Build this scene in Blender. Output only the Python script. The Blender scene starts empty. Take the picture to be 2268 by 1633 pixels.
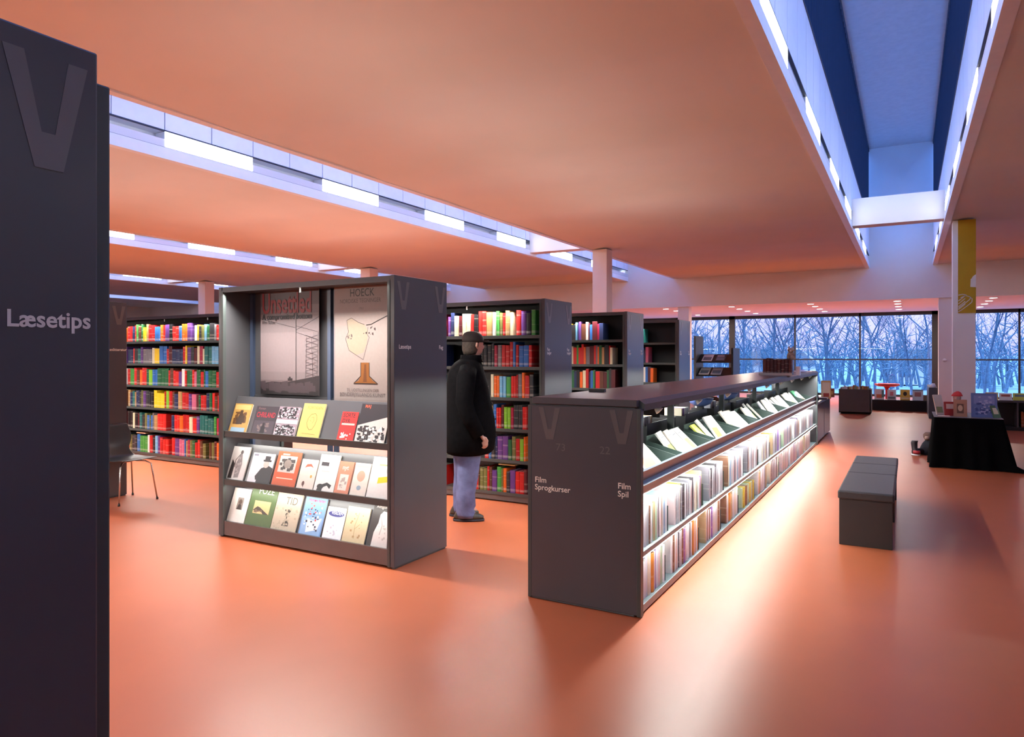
import bpy, bmesh, math, random
from mathutils import Vector, Matrix
R = random.Random(7)
PI = math.pi
SC = bpy.context.scene
COL = SC.collection

# ------------------------------------------------------------------ camera
cam = bpy.data.cameras.new('camera'); cam.sensor_width = 36; cam.sensor_fit = 'HORIZONTAL'
cam.lens = 1544 / 2268 * 36; cam.shift_y = -28.5 / 2268; cam.clip_end = 400
co = bpy.data.objects.new('camera', cam); COL.objects.link(co)
co.location = (0, 0, 1.55); co.rotation_euler = (PI / 2, 0, math.radians(29.62)); SC.camera = co
SC.view_settings.view_transform = 'Standard'; SC.view_settings.look = 'None'
SC.view_settings.gamma = 1; SC.view_settings.use_curve_mapping = False
SC.view_settings.exposure = 0.15
cy = SC.cycles
cy.max_bounces = 7; cy.diffuse_bounces = 4; cy.glossy_bounces = 3; cy.transmission_bounces = 3; cy.transparent_max_bounces = 12
cy.caustics_reflective = False; cy.caustics_refractive = False; cy.sample_clamp_indirect = 6
cy.use_light_tree = True

# ------------------------------------------------------------------ world: dusk sky
w = bpy.data.worlds.new('dusk_sky'); SC.world = w; w.use_nodes = True
nt = w.node_tree; nt.nodes.clear()
tc = nt.nodes.new('ShaderNodeTexCoord'); sx = nt.nodes.new('ShaderNodeSeparateXYZ')
cr = nt.nodes.new('ShaderNodeValToRGB'); bg = nt.nodes.new('ShaderNodeBackground'); out = nt.nodes.new('ShaderNodeOutputWorld')
nz = nt.nodes.new('ShaderNodeTexNoise'); nz.inputs['Scale'].default_value = 5
ma = nt.nodes.new('ShaderNodeMath'); ma.operation = 'MULTIPLY_ADD'; ma.inputs[1].default_value = 0.03
nt.links.new(tc.outputs['Generated'], sx.inputs[0]); nt.links.new(tc.outputs['Generated'], nz.inputs['Vector'])
nt.links.new(nz.outputs['Fac'], ma.inputs[0]); nt.links.new(sx.outputs['Z'], ma.inputs[2])
nt.links.new(ma.outputs[0], cr.inputs[0]); nt.links.new(cr.outputs[0], bg.inputs[0]); nt.links.new(bg.outputs[0], out.inputs[0])
el = cr.color_ramp.elements
el[0].position = 0.0; el[0].color = (.30, .36, .80, 1)
el[1].position = 1.0; el[1].color = (3.3, 4.5, 6.2, 1)
for p, c in ((.03, (.62, .56, 1.05)), (.10, (.82, .74, 1.2)), (.17, (.10, .18, .50)), (.28, (.03, .12, .40)), (.44, (.06, .18, .55)), (.56, (3.3, 4.5, 6.2))):
    e = el.new(p); e.color = (*c, 1)
bg.inputs[1].default_value = 1.5

# ------------------------------------------------------------------ shelf strip lamps under the canopies, and added fill strips
STRIP = []
def strip(name, x, y, z, length, axis, tilt, power, col=(1, .97, .90), wid=.05, spread=PI):
    l = bpy.data.lights.new(name, 'AREA'); l.shape = 'RECTANGLE'; l.size = length; l.size_y = wid
    l.energy = power; l.color = col; l.spread = spread
    o = bpy.data.objects.new(name, l); COL.objects.link(o); o.location = (x, y, z)
    if axis == 'x': o.rotation_euler = (tilt, 0, 0)
    else: o.rotation_euler = (0, tilt, 0); l.size, l.size_y = wid, length
    return o
UP, UPL = 64.0, 5.6
A0, A1 = -5.15, -3.23          # the right-hand column of bookcases
B0, B1 = -12.4, -7.55          # the column of bookcases further along
ROWS = [3.96, 6.36, 8.76, 11.16, 13.56]
DEP = .66
for i, y in enumerate(ROWS[:4]):
    pw = UP * (1, 1, .8, .45)[i]
    if i == 0:
        strip('shelf_or_fill_lamp', (A0 + A1) / 2, y - .006, 2.086, A1 - A0 - .16, 'x', math.radians(-15), UP * .95, wid=.03, spread=math.radians(140))
        for zz in (.852, .442): strip('shelf_or_fill_lamp', (A0 + A1) / 2, y + .016, zz, A1 - A0 - .16, 'x', math.radians(32), 3.6, wid=.012)  # fill strips added under the display tiers to brighten the covers
    else: strip('shelf_or_fill_lamp', (A0 + A1) / 2 - .08, y - .003, 2.086, A1 - A0 - .44, 'x', math.radians(-24), pw * .72, wid=.026, spread=math.radians(122))
    strip('shelf_or_fill_lamp', (A0 + A1) / 2 - .06, y + DEP - .004, 2.086, A1 - A0 - .40, 'x', math.radians(8), pw, wid=.03, spread=math.radians(140))
for i, y in enumerate(ROWS):
    for sg, yy in ((-1, y + .004), (1, y + DEP - .004)):
        strip('shelf_or_fill_lamp', (B0 + B1) / 2, yy + sg * .006, 2.086, B1 - B0 - .14, 'x', math.radians(22 * sg), UP * 1.6, wid=.026, spread=math.radians(130))  # farther rows have no bookcase; strips added to brighten the far ceiling
        strip('shelf_or_fill_lamp', -18, yy, 2.086, 4.8, 'x', math.radians(16 * sg), UP * 1.0, wid=.035)  # added strips without any bookcase, for more light on the ceiling
for y in ROWS[:4]:                                  # unseen upward strips, added over the bookcases to brighten the ceiling
    for xm, ln in (((A0 + A1) / 2, 1.7), ((B0 + B1) / 2, 4.6)):
        strip('added_uplight', xm, y + DEP / 2, 2.15, ln, 'x', PI, UPL * ln * (1 if ln < 2 else .55), (1, .78, .66), .12)
LX0, LX1, LY0, LY1 = -2.11, -1.38, 3.94, 13.14
strip('shelf_or_fill_lamp', LX1 + .012, (LY0 + LY1) / 2, 1.212, LY1 - LY0 - .12, 'y', math.radians(-10), 170, (.95, 1, .95), spread=math.radians(140))
for zz, pw in ((.695, 50), (.342, 70)):      # strips added under trough and middle shelf, turned in to brighten the cases
    strip('shelf_or_fill_lamp', LX1 - .004, (LY0 + LY1) / 2, zz, LY1 - LY0 - .12, 'y', math.radians(38), pw, (.95, 1, .97), .012)
strip('shelf_or_fill_lamp', LX0 - .015, (LY0 + LY1) / 2, 1.212, LY1 - LY0 - .12, 'y', math.radians(10), 100, (.95, 1, .95))
strip('shelf_or_fill_lamp', -2.4, .775, 2.086, 1.9, 'x', math.radians(16), UP * .6, wid=.035)
strip('shelf_or_fill_lamp', -2.4, .145, 2.086, 1.9, 'x', math.radians(-16), UP, wid=.035)
for x in (-8, -14): strip('shelf_or_fill_lamp', x, .145, 2.086, 4.5, 'x', math.radians(-16), UP * 2.4, wid=.035); strip('shelf_or_fill_lamp', x, .775, 2.086, 4.5, 'x', math.radians(16), UP * 2.4, wid=.035)  # more strips added where no bookcase stands, to lift the ceiling light

# ------------------------------------------------------------------ materials
MATS = {}
def pm(name, col, rough=.5, metal=0, noise=.06, scale=8, bump=0, spec=.5, coat=0):
    if name in MATS: return MATS[name]
    m = bpy.data.materials.new(name); m.use_nodes = True; n = m.node_tree; b = n.nodes['Principled BSDF']
    b.inputs['Roughness'].default_value = rough; b.inputs['Metallic'].default_value = metal
    b.inputs['Specular IOR Level'].default_value = spec; b.inputs['Coat Weight'].default_value = coat
    tx = n.nodes.new('ShaderNodeTexCoord'); z = n.nodes.new('ShaderNodeTexNoise'); z.inputs['Scale'].default_value = scale
    z.inputs['Detail'].default_value = 3
    n.links.new(tx.outputs['Object'], z.inputs['Vector'])
    r = n.nodes.new('ShaderNodeValToRGB'); r.color_ramp.elements[0].position = .3; r.color_ramp.elements[1].position = .7
    r.color_ramp.elements[0].color = (*[c * (1 - noise) for c in col[:3]], 1); r.color_ramp.elements[1].color = (*[min(1, c * (1 + noise)) for c in col[:3]], 1)
    n.links.new(z.outputs['Fac'], r.inputs[0]); n.links.new(r.outputs[0], b.inputs['Base Color'])
    if bump:
        bp = n.nodes.new('ShaderNodeBump'); bp.inputs['Strength'].default_value = bump; bp.inputs['Distance'].default_value = .01
        n.links.new(z.outputs['Fac'], bp.inputs['Height']); n.links.new(bp.outputs[0], b.inputs['Normal'])
    MATS[name] = m; return m
def em(name, col, s):
    if name in MATS: return MATS[name]
    m = bpy.data.materials.new(name); m.use_nodes = True; n = m.node_tree; b = n.nodes['Principled BSDF']
    b.inputs['Base Color'].default_value = (.8, .8, .8, 1); b.inputs['Emission Color'].default_value = (*col, 1); b.inputs['Emission Strength'].default_value = s
    MATS[name] = m; return m
def glass(name, tint, gl=.08, rough=.02):
    m = bpy.data.materials.new(name); m.use_nodes = True; n = m.node_tree; n.nodes.clear()
    t = n.nodes.new('ShaderNodeBsdfTransparent'); t.inputs[0].default_value = (*tint, 1)
    g = n.nodes.new('ShaderNodeBsdfGlossy'); g.inputs['Roughness'].default_value = rough
    mx = n.nodes.new('ShaderNodeMixShader'); mx.inputs[0].default_value = gl
    o = n.nodes.new('ShaderNodeOutputMaterial')
    n.links.new(t.outputs[0], mx.inputs[1]); n.links.new(g.outputs[0], mx.inputs[2]); n.links.new(mx.outputs[0], o.inputs[0])
    return m
def col_of(hexs):
    return tuple((((int(hexs[i:i + 2], 16) / 255) + .055) / 1.055) ** 2.4 if int(hexs[i:i + 2], 16) > 10 else int(hexs[i:i + 2], 16) / 255 / 12.92 for i in (0, 2, 4))
def ink(hexs, rough=.45):
    return pm('print_' + hexs, col_of(hexs), rough, noise=.03, scale=40)
GREY = pm('grey_lacquer', (.072, .071, .078), .30, noise=.05, scale=3)
GREYI = pm('grey_shelf_metal', (.055, .066, .064), .38, noise=.05, scale=5)
BLACK = pm('black_metal', (.012, .012, .014), .4)
PLINTH = pm('plinth_metal', (.11, .09, .085), .30)
WHITE = pm('white_plaster', (.90, .88, .83), .85, noise=.02, scale=2)
CEILM = pm('ceiling_plaster', (.80, .78, .75), .9, noise=.02, scale=1)
PANEL = pm('white_panel', (.90, .91, .93), .45, noise=.02)
DARKJ = pm('dark_joint', (.03, .035, .06), .6)
LETTER = pm('cream_letter', (.85, .80, .68), .5)
LAMP = em('lamp_diffuser', (.92, .95, 1.0), 8)
SPOT = em('spot_glow', (1, .80, .80), 9)
STEEL = pm('steel', (.6, .58, .55), .25, metal=1)

# ------------------------------------------------------------------ mesh builder
class MB:
    def __init__(s): s.v = []; s.f = []; s.m = []; s.sm = []; s.M = None
    def add(s, vs, fs, m=0, sm=False):
        b = len(s.v)
        for p in vs:
            s.v.append(tuple(s.M @ Vector(p)) if s.M else tuple(p))
        for f in fs: s.f.append([b + i for i in f]); s.m.append(m); s.sm.append(sm)
    def box(s, x0, x1, y0, y1, z0, z1, m=0):
        s.add([(x0, y0, z0), (x1, y0, z0), (x1, y1, z0), (x0, y1, z0), (x0, y0, z1), (x1, y0, z1), (x1, y1, z1), (x0, y1, z1)],
              [(0, 3, 2, 1), (4, 5, 6, 7), (0, 1, 5, 4), (1, 2, 6, 5), (2, 3, 7, 6), (3, 0, 4, 7)], m)
    def quad(s, a, b, c, d, m=0): s.add([a, b, c, d], [(0, 1, 2, 3)], m)
    def poly(s, pts, m=0): s.add(pts, [tuple(range(len(pts)))], m)
    def tube(s, path, rad, n=8, m=0, cap=True):
        path = [Vector(p) for p in path]; rr = rad if isinstance(rad, (list, tuple)) else [rad] * len(path)
        vs = []; fs = []
        up = None
        for i, p in enumerate(path):
            d = (path[min(i + 1, len(path) - 1)] - path[max(i - 1, 0)]).normalized()
            if up is None: up = Vector((0, 0, 1)) if abs(d.z) < .9 else Vector((1, 0, 0))
            a = d.cross(up).normalized(); b_ = a.cross(d).normalized(); up = b_
            for k in range(n):
                t = 2 * PI * k / n; vs.append(p + a * math.cos(t) * rr[i] + b_ * math.sin(t) * rr[i])
        for i in range(len(path) - 1):
            for k in range(n):
                fs.append((i * n + k, i * n + (k + 1) % n, (i + 1) * n + (k + 1) % n, (i + 1) * n + k))
        if cap: fs.append(tuple(range(n))[::-1]); fs.append(tuple((len(path) - 1) * n + k for k in range(n)))
        s.add(vs, fs, m, True)
    def loft(s, rings, m=0, cap=True, n=20, sq=1.0):
        """rings: (cx, cy, cz, rx, ry, rot) horizontal ellipses"""
        vs = []; fs = []
        for (cx, cy_, cz, rx, ry, ro) in rings:
            for k in range(n):
                t = 2 * PI * k / n; c_, s_ = math.cos(t), math.sin(t)
                px = rx * abs(c_) ** sq * (1 if c_ >= 0 else -1); py = ry * abs(s_) ** sq * (1 if s_ >= 0 else -1)
                vs.append((cx + px * math.cos(ro) - py * math.sin(ro), cy_ + px * math.sin(ro) + py * math.cos(ro), cz))
        L = len(rings)
        for i in range(L - 1):
            for k in range(n): fs.append((i * n + k, i * n + (k + 1) % n, (i + 1) * n + (k + 1) % n, (i + 1) * n + k))
        if cap: fs.append(tuple(range(n))[::-1]); fs.append(tuple((L - 1) * n + k for k in range(n)))
        s.add(vs, fs, m, True)
    def prism(s, pts, y0, y1, m=0):
        """pts (x,z) outline extruded along y"""
        n = len(pts); s.add([(x, y0, z) for x, z in pts] + [(x, y1, z) for x, z in pts],
              [tuple(range(n)), tuple(range(n, 2 * n))[::-1]] + [(i, i + n, (i + 1) % n + n, (i + 1) % n) for i in range(n)], m)
    def build(s, name, mats, parent=None, bevel=0, loc=None, sub=0, mesh=None):
        me = bpy.data.meshes.new(name); me.from_pydata(s.v, [], s.f)
        for a in (mats if isinstance(mats, (list, tuple)) else [mats]): me.materials.append(a)
        me.polygons.foreach_set('material_index', s.m); me.polygons.foreach_set('use_smooth', s.sm); me.update()
        bm = bmesh.new(); bm.from_mesh(me); bmesh.ops.recalc_face_normals(bm, faces=bm.faces); bm.to_mesh(me); bm.free()
        o = bpy.data.objects.new(name, me); COL.objects.link(o)
        if loc: o.location = loc
        if parent: o.parent = parent
        if bevel:
            b = o.modifiers.new('bevel', 'BEVEL'); b.width = bevel; b.segments = 2; b.limit_method = 'ANGLE'
        if sub:
            b = o.modifiers.new('sub', 'SUBSURF'); b.levels = sub; b.render_levels = sub
        return o
def box(name, x0, x1, y0, y1, z0, z1, mat, parent=None, bevel=0):
    b = MB(); b.box(x0, x1, y0, y1, z0, z1); return b.build(name, mat, parent, bevel)
def tag(o, label=None, cat=None, group=None, kind=None):
    if label: o['label'] = label
    if cat: o['category'] = cat
    if group: o['group'] = group
    if kind: o['kind'] = kind
    return o
def empty(name, loc, label=None, cat=None, group=None, kind=None, rz=0):
    o = bpy.data.objects.new(name, None); COL.objects.link(o); o.location = loc; o.rotation_euler = (0, 0, rz)
    o.empty_display_size = .1
    return tag(o, label, cat, group, kind)
def struct(o): o['kind'] = 'structure'; return o

_tc = {}
def text_polys(body, size=1.0, bold=0.0, sxx=1.0, align='LEFT', line=1.0):
    """flat letter outlines as (verts2d, faces)"""
    key = (body, bold, align, line)
    if key not in _tc:
        cu = bpy.data.curves.new('t', 'FONT'); cu.body = body; cu.size = 1; cu.offset = bold; cu.align_x = align; cu.resolution_u = 3; cu.space_line = line
        o = bpy.data.objects.new('t', cu); COL.objects.link(o)
        dg = bpy.context.evaluated_depsgraph_get(); dg.update()
        me = o.evaluated_get(dg).to_mesh()
        _tc[key] = ([tuple(v.co[:2]) for v in me.vertices], [tuple(p.vertices) for p in me.polygons])
        o.evaluated_get(dg).to_mesh_clear(); bpy.data.objects.remove(o); bpy.data.curves.remove(cu)
    vs, fs = _tc[key]
    return [(x * size * sxx, y * size) for x, y in vs], fs
def add_text(b, body, org, ux, uz, size, m=0, bold=0, sxx=1, align='LEFT', line=1.0):
    vs, fs = text_polys(body, size, bold, sxx, align, line)
    o = Vector(org); ux = Vector(ux); uz = Vector(uz)
    b.add([o + ux * x + uz * y for x, y in vs], fs, m)

# ================================================================== ROOM SHELL
XL, XR, YB, YW, YG = -36, 10.5, -7.5, 30.0, 23.3
H, HL = 4.17, 3.20
SK = [-1.02 + 7.55 * k for k in (1, 0, -1, -2, -3, -4)]; SW = 1.64; SY0 = -5.0
m = pm('linoleum', (.37, .089, .034), .45, noise=.05, scale=2.0, spec=.6)
# brushed unevenness in the gloss of the linoleum
n_ = m.node_tree; zz = n_.nodes.new('ShaderNodeTexNoise'); zz.inputs['Scale'].default_value = 1.3; mr = n_.nodes.new('ShaderNodeMapRange')
mr.inputs['To Min'].default_value = .33; mr.inputs['To Max'].default_value = .43
n_.links.new(zz.outputs['Fac'], mr.inputs[0]); n_.links.new(mr.outputs[0], n_.nodes['Principled BSDF'].inputs['Roughness'])
struct(box('floor', XL, XR, YB, YW + .3, -.12, 0, m))
b = MB(); xs = sorted(SK); px = XL
def slab(xa, xb, ya, yb):
    """plaster bay whose soffit undulation is added to bring out soft light bands"""
    b.box(xa, xb, ya, yb, H + .07, H + .25)
    nx = max(2, int((xb - xa) / .45)); ny = int((yb - ya) / .16); vs = []; fs = []
    for j in range(ny + 1):
        y = ya + (yb - ya) * j / ny
        for i in range(nx + 1):
            x = xa + (xb - xa) * i / nx; e = min(x - xa, xb - x, y - ya, yb - y); t = max(0, min(1, e / .45)); t = t * t * (3 - 2 * t)
            q = .5 - .5 * math.cos(2 * PI * (y - 5.7) / 2.86 + .25 * math.sin(x * .9)); r_ = .5 - .5 * math.cos(2 * PI * y / 1.19 + 1.3)
            vs.append((x, y, H + t * (.042 * q + .010 * r_)))
    for j in range(ny):
        for i in range(nx): q = j * (nx + 1) + i; fs.append((q, q + 1, q + nx + 2, q + nx + 1))
    b.add(vs, fs, 0, True)
for x in xs:
    slab(px, x, YB, YG); slab(x, x + SW, YB, SY0); px = x + SW
slab(px, XR, YB, YG)
struct(b.build('ceiling', CEILM))
struct(box('ceiling_low', XL, XR, YG + .3, YW + .3, HL, HL + .25, CEILM))
b = MB(); b.box(XL, XR, YG, YG + .3, HL, H + .25)
for x in xs: b.box(x - .1, x + SW + .1, YG, YG + .2, H + .25, 7.75)
struct(b.build('wall_back', WHITE))
struct(box('wall_left', XL - .2, XL, YB, YW + .3, 0, H, WHITE))
struct(box('wall_right', XR, XR + .2, YB, YW + .3, 0, H, WHITE))
struct(box('wall_front', XL, XR, YB - .2, YB, 0, H, WHITE))
GLZ = glass('channel_glass', (.30, .48, .78), .10, .15)
for si, x in enumerate(sorted(SK, reverse=True)):
    root = empty('skylight_%d' % (si + 1), (x, 0, H), kind='structure')
    root.name = 'ceiling_skylight'
    def P(mb, nm, mat): o = mb.build(nm, mat); o.parent = root; o.matrix_parent_inverse = Matrix.Translation((-x, 0, -H)); return o
    for sd in (0, 1):
        X = x if sd == 0 else x + SW; d = -1 if sd == 0 else 1     # d: outwards
        def bx(mb, a, b_, y0, y1, z0, z1, m=0): mb.box(min(X + d * a, X + d * b_), max(X + d * a, X + d * b_), y0, y1, z0, z1, m)
        b = MB(); bx(b, -.012, .10, SY0, YG, H - .01, H + .14); P(b, 'ledge', PANEL)
        b = MB()                                                        # open niche behind the lamps
        bx(b, .22, .26, SY0, YG, H + .14, H + .37); bx(b, .0, .26, SY0, YG, H + .362, H + .375); bx(b, -.004, .03, SY0, YG, H + .358, H + .374, 1); bx(b, .0, .26, SY0, YG, H + .135, H + .146); bx(b, -.004, .004, SY0, YG, H + .138, H + .146, 1)
        P(b, 'lamp_niche', [PANEL, DARKJ])
        b = MB(); y = SY0 + .05
        k = 0; y = 5.76 - 15 * .7155
        while y < YG:
            bx(b, 0, .04, max(y + .008, SY0), min(y + .7075, YG), H + .375, H + 1.33); y += .7155
        bx(b, .03, .06, SY0, YG, H + .37, H + 1.33, 1)
        P(b, 'fascia_panel', [PANEL, DARKJ])
        b = MB(); bx(b, .02, .03, SY0, YG, H + 1.33, 7.70); P(b, 'glazing', GLZ)
        b = MB(); y = SY0
        while y < YG: bx(b, -.003, .04, y, y + .010, H + 1.33, 7.70); y += .26
        bx(b, -.01, .06, SY0, YG, H + 1.33, H + 1.36); bx(b, -.01, .06, SY0, YG, 7.62, 7.72)
        P(b, 'glazing_frame', DARKJ)
    b = MB(); b.box(x - .1, x + SW + .1, SY0, YG, 7.70, 7.85); P(b, 'roof_soffit', pm('soffit_grey', (.46, .41, .39), .7))
    b = MB(); b.box(x - .1, x + SW + .1, SY0 - .2, SY0, H, 7.75); P(b, 'end_wall', WHITE)
    if si == 1:
        b = MB(); b.tube([(-.22, 10.6, 7.70), (-.22, 10.6, 7.66)], .09, 16); P(b, 'smoke_detector', PANEL)
    b = MB(); b.box(x, x + SW, 16.0, 16.36, H + .06, H + .62); o = struct(b.build('beam', WHITE))
    # lamps: 1.43 m long boxes every 2.86 m on both sides
    ORD0 = ['zeroth', 'first', 'second', 'third', 'fourth', 'fifth', 'sixth', 'seventh', 'eighth', 'ninth', 'tenth', 'eleventh', 'twelfth']
    names = ['', 'skylight nearest the yellow banner', 'skylight above the tall bookcases', 'third skylight bay', 'fourth skylight bay', 'last skylight bay']
    for sd in (0, 1):
        X = x if sd == 0 else x + SW; d = -1 if sd == 0 else 1
        y = 5.76 - 2.862 * 3; k = 0
        while y + 1.43 < YG:
            vis = (si == 1 and y > 5) or (si == 2 and sd == 0 and y > 5) or (si == 3 and sd == 0 and y > 8) or (si == 4 and sd == 0 and y > 11)
            o = empty('ceiling_lamp', (X, y, H + .15))
            b = MB(); xa, xb = sorted((d * .004, d * .20)); b.box(xa, xb, 0, 1.425, 0, .206); b.build('housing', PANEL, o)
            b = MB(); xa, xb = sorted((-d * .006, d * .003)); b.box(xa, xb, .006, 1.419, .004, .202); b.build('diffuser', LAMP, o)
            k += 1
            if si >= 1:
                od = ORD0[k]
                tag(o, 'glowing white lamp box, %s along the %s side of the %s' % (od, 'left' if sd == 0 else 'right', names[si]), 'ceiling light', 'lamp boxes in the skylights')
            else:
                tag(o, 'glowing white lamp box, %s along the %s side of the skylight past the banner' % (ORD0[k], 'left' if sd == 0 else 'right'), 'ceiling light', 'lamp boxes out of view')
            y += 2.862
# columns
def column(x, y, z1, nm='column'):
    b = MB(); b.box(x, x + .37, y, y + .37, 0, z1); b.box(x - .015, x + .385, y - .015, y + .385, 0, .10)
    return struct(b.build(nm, WHITE))
for k in (1, 0, -1, -2, -3, -4):
    column(.75 + 7.55 * k, 16.0, H); column(.75 + 7.55 * k, 23.35, HL)
# window wall
WX = [XL, -29.3, -24.7, -20.1, -15.5, -11.0, -8.78, -6.43, -3.962, -1.619, .87, 3.38, 5.7, 8.1, XR]
BLF = pm('window_frame_black', (.012, .011, .018), .4)
WG = glass('window_glass', (.86, .92, .97), .03, .0)
for i in range(len(WX) - 1):
    a, c = WX[i], WX[i + 1]
    thick = lambda xx: .115 if abs(xx + 6.43) < .01 or abs(xx - .87) < .01 or xx < -11 else .028
    root = empty('window_%d' % (i + 1), ((a + c) / 2, YW, 0), kind='structure')
    def PP(mb, nm, mat): o = mb.build(nm, mat); o.parent = root; o.matrix_parent_inverse = Matrix.Translation((-(a + c) / 2, -YW, 0)); return o
    b = MB(); b.box(a, a + thick(a), YW - .05, YW + .10, 0, HL); b.box(c - thick(c), c, YW - .05, YW + .10, 0, HL)
    b.box(a, c, YW - .05, YW + .10, HL - .13, HL); b.box(a, c, YW - .05, YW + .10, 0, .08)
    b.box(a, c, YW - .03, YW + .06, 1.375, 1.425)
    PP(b, 'window_frame', BLF)
    b = MB(); b.box(a + .02, c - .02, YW, YW + .012, .05, HL - .1); PP(b, 'window_pane', WG)
# downlights in the low ceiling
for i, x in enumerate((-12.3, -9.8, -7.4, -5.15, -2.7, -.29, 2.1, 4.5)):
    for j, y in enumerate((23.95, 25.2, 26.6, 28.2)):
        root = empty('ceiling_spotlight', (x, y, HL),
              'small round recessed ceiling light, %s from the window in %s' % (['fourth', 'third', 'second', 'first'][j], ['the row hidden by bookcases', 'the second hidden row', 'the row over the bookcase ends', 'the row beyond the bookcases', 'the row over the cat figure', 'the row before the yellow banner', 'the row past the yellow banner', 'the outermost row'][i]),
              'ceiling light', 'recessed spotlights in the low ceiling')
        b = MB(); b.tube([(0, 0, -.001), (0, 0, -.012)], .115, 16); b.build('trim_ring', PANEL, root)
        b = MB(); b.tube([(0, 0, -.012), (0, 0, -.016)], .092, 16); b.build('glowing_disc', SPOT, root)
for x in (-9.8, -7.4, -5.15, -2.7, -.29, 2.1):
    strip('downlight_pool', x, 26.2, HL - .03, .2, 'x', 0, 150, (1, .86, .72), .2)

# ================================================================== OUTSIDE
b = MB()
NX, NY = 40, 24
vs = []; fs = []
for j in range(NY + 1):
    for i in range(NX + 1):
        x = -90 + 150 * i / NX; y = 30.4 + 130 * (j / NY) ** 1.4
        z = -.6 - .02 * (y - 30) + (R.random() - .5) * .3 + max(0, (y - 85)) * .06
        if j == 0: z = -.5
        vs.append((x, y, z))
for j in range(NY):
    for i in range(NX): q = j * (NX + 1) + i; fs.append((q, q + 1, q + NX + 2, q + NX + 1))
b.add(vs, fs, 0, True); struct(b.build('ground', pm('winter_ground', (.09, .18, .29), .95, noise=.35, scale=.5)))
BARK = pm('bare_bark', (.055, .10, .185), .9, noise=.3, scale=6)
def tree_mesh(seed, h):
    r = random.Random(seed); b = MB()
    def br(p, d, L, rad, lev):
        pts = [p]; q = p; dd = d
        for k in range(3):
            dd = (dd + Vector((r.uniform(-.16, .16), r.uniform(-.16, .16), r.uniform(-.02, .12)))).normalized()
            q = q + dd * L / 3; pts.append(q)
        b.tube(pts, [rad, rad * .8, rad * .62, rad * .45], 5 if lev < 2 else 3, 0, False)
        if lev >= 4: return
        n = (7, 5, 5, 4)[lev]
        for k in range(n):
            t = r.uniform(.30, 1) if lev == 0 else r.uniform(.15, 1)
            i = min(2, int(t * 3)); o = pts[i].lerp(pts[i + 1], t * 3 - i)
            a = r.uniform(0, 2 * PI); s_ = r.uniform(.5, 1.0)
            nd = (dd * .8 + Vector((math.cos(a) * s_, math.sin(a) * s_, r.uniform(.1, .5)))).normalized()
            br(o, nd, L * r.uniform(.42, .66), max(.006, rad * r.uniform(.36, .52)), lev + 1)
    br(Vector((0, 0, -.4)), Vector((0, 0, 1)), h, .075, 0)
    o = b.build('bare_tree', BARK); return o
protos = [tree_mesh(s, h) for s, h in ((1, 5.5), (5, 6.5), (9, 5.0), (14, 7.0))]
tspots = [(-3.2, 37), (.2, 36.5), (-5.9, 38), (-8.4, 36.8), (-10.4, 39), (2.9, 37.5), (-1.6, 43), (-7.0, 44), (-12.5, 43), (3.8, 44), (-4.4, 47), (-10, 50), (1.4, 52), (5.6, 40), (-14.5, 49), (-2.6, 57), (-7.5, 60), (4.6, 58), (-17, 60), (-12.6, 62), (-.4, 66), (7.5, 50)]
twhere = ['centred behind the window pane above the grey book bin', 'behind the pane beside the white column, forking low', 'behind the pane above the low unit', 'behind the narrow pane past the bookcases', 'beyond the bookcase ends, slender', 'past the yellow banner, close to the glass', 'thin, further back over the red table', 'thin, further back over the cat figure', 'further back past the bookcases', 'further back past the yellow banner', 'far off, mid lawn above the low unit', 'far off past the bookcase ends', 'far off behind the white column', 'near the window edge past the banner', 'far off, behind the tall bookcases', 'hazy and distant over the book bin', 'hazy and distant over the low unit', 'hazy and distant past the banner', 'hazy and distant, beyond the bookcases', 'hazy and distant beside the thick black post', 'most distant, over the low black shelf', 'distant, at the edge of the last pane']
for i, (x, y) in enumerate(tspots):
    o = protos[i] if i < 4 else protos[i % 4].copy()
    if i >= 4: COL.objects.link(o)
    o.location = (x, y, -.6); o.rotation_euler = (0, 0, R.uniform(0, 6.28)); s_ = R.uniform(.85, 1.25); o.scale = (s_, s_, s_)
    tag(o, 'bare winter tree outside, ' + twhere[i], 'tree', 'bare trees outside the windows')
b = MB()                                                    # thicket at the far side
for k in range(420):
    x = R.uniform(-34, 14); y = R.uniform(62, 92); z = -1.2; hh = R.uniform(2.5, 6.0)
    p = Vector((x, y, z)); dd = Vector((R.uniform(-.25, .25), 0, 1))
    b.tube([p, p + dd * hh * .5, p + dd * hh + Vector((R.uniform(-.8, .8), 0, 0))], [.13, .08, .02], 3, 0, False)
    for q in range(9):
        t = R.uniform(.2, 1); a = p + dd * hh * t; e = a + Vector((R.uniform(-1.4, 1.4), R.uniform(-.5, .5), R.uniform(.1, 1.4)))
        b.tube([a, e], [.05, .015], 3, 0, False)
tag(b.build('undergrowth', pm('thicket', (.07, .14, .24), .9, noise=.3)), 'blue grey leafless thicket at the far side of the lawn', 'undergrowth', kind='stuff')
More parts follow.
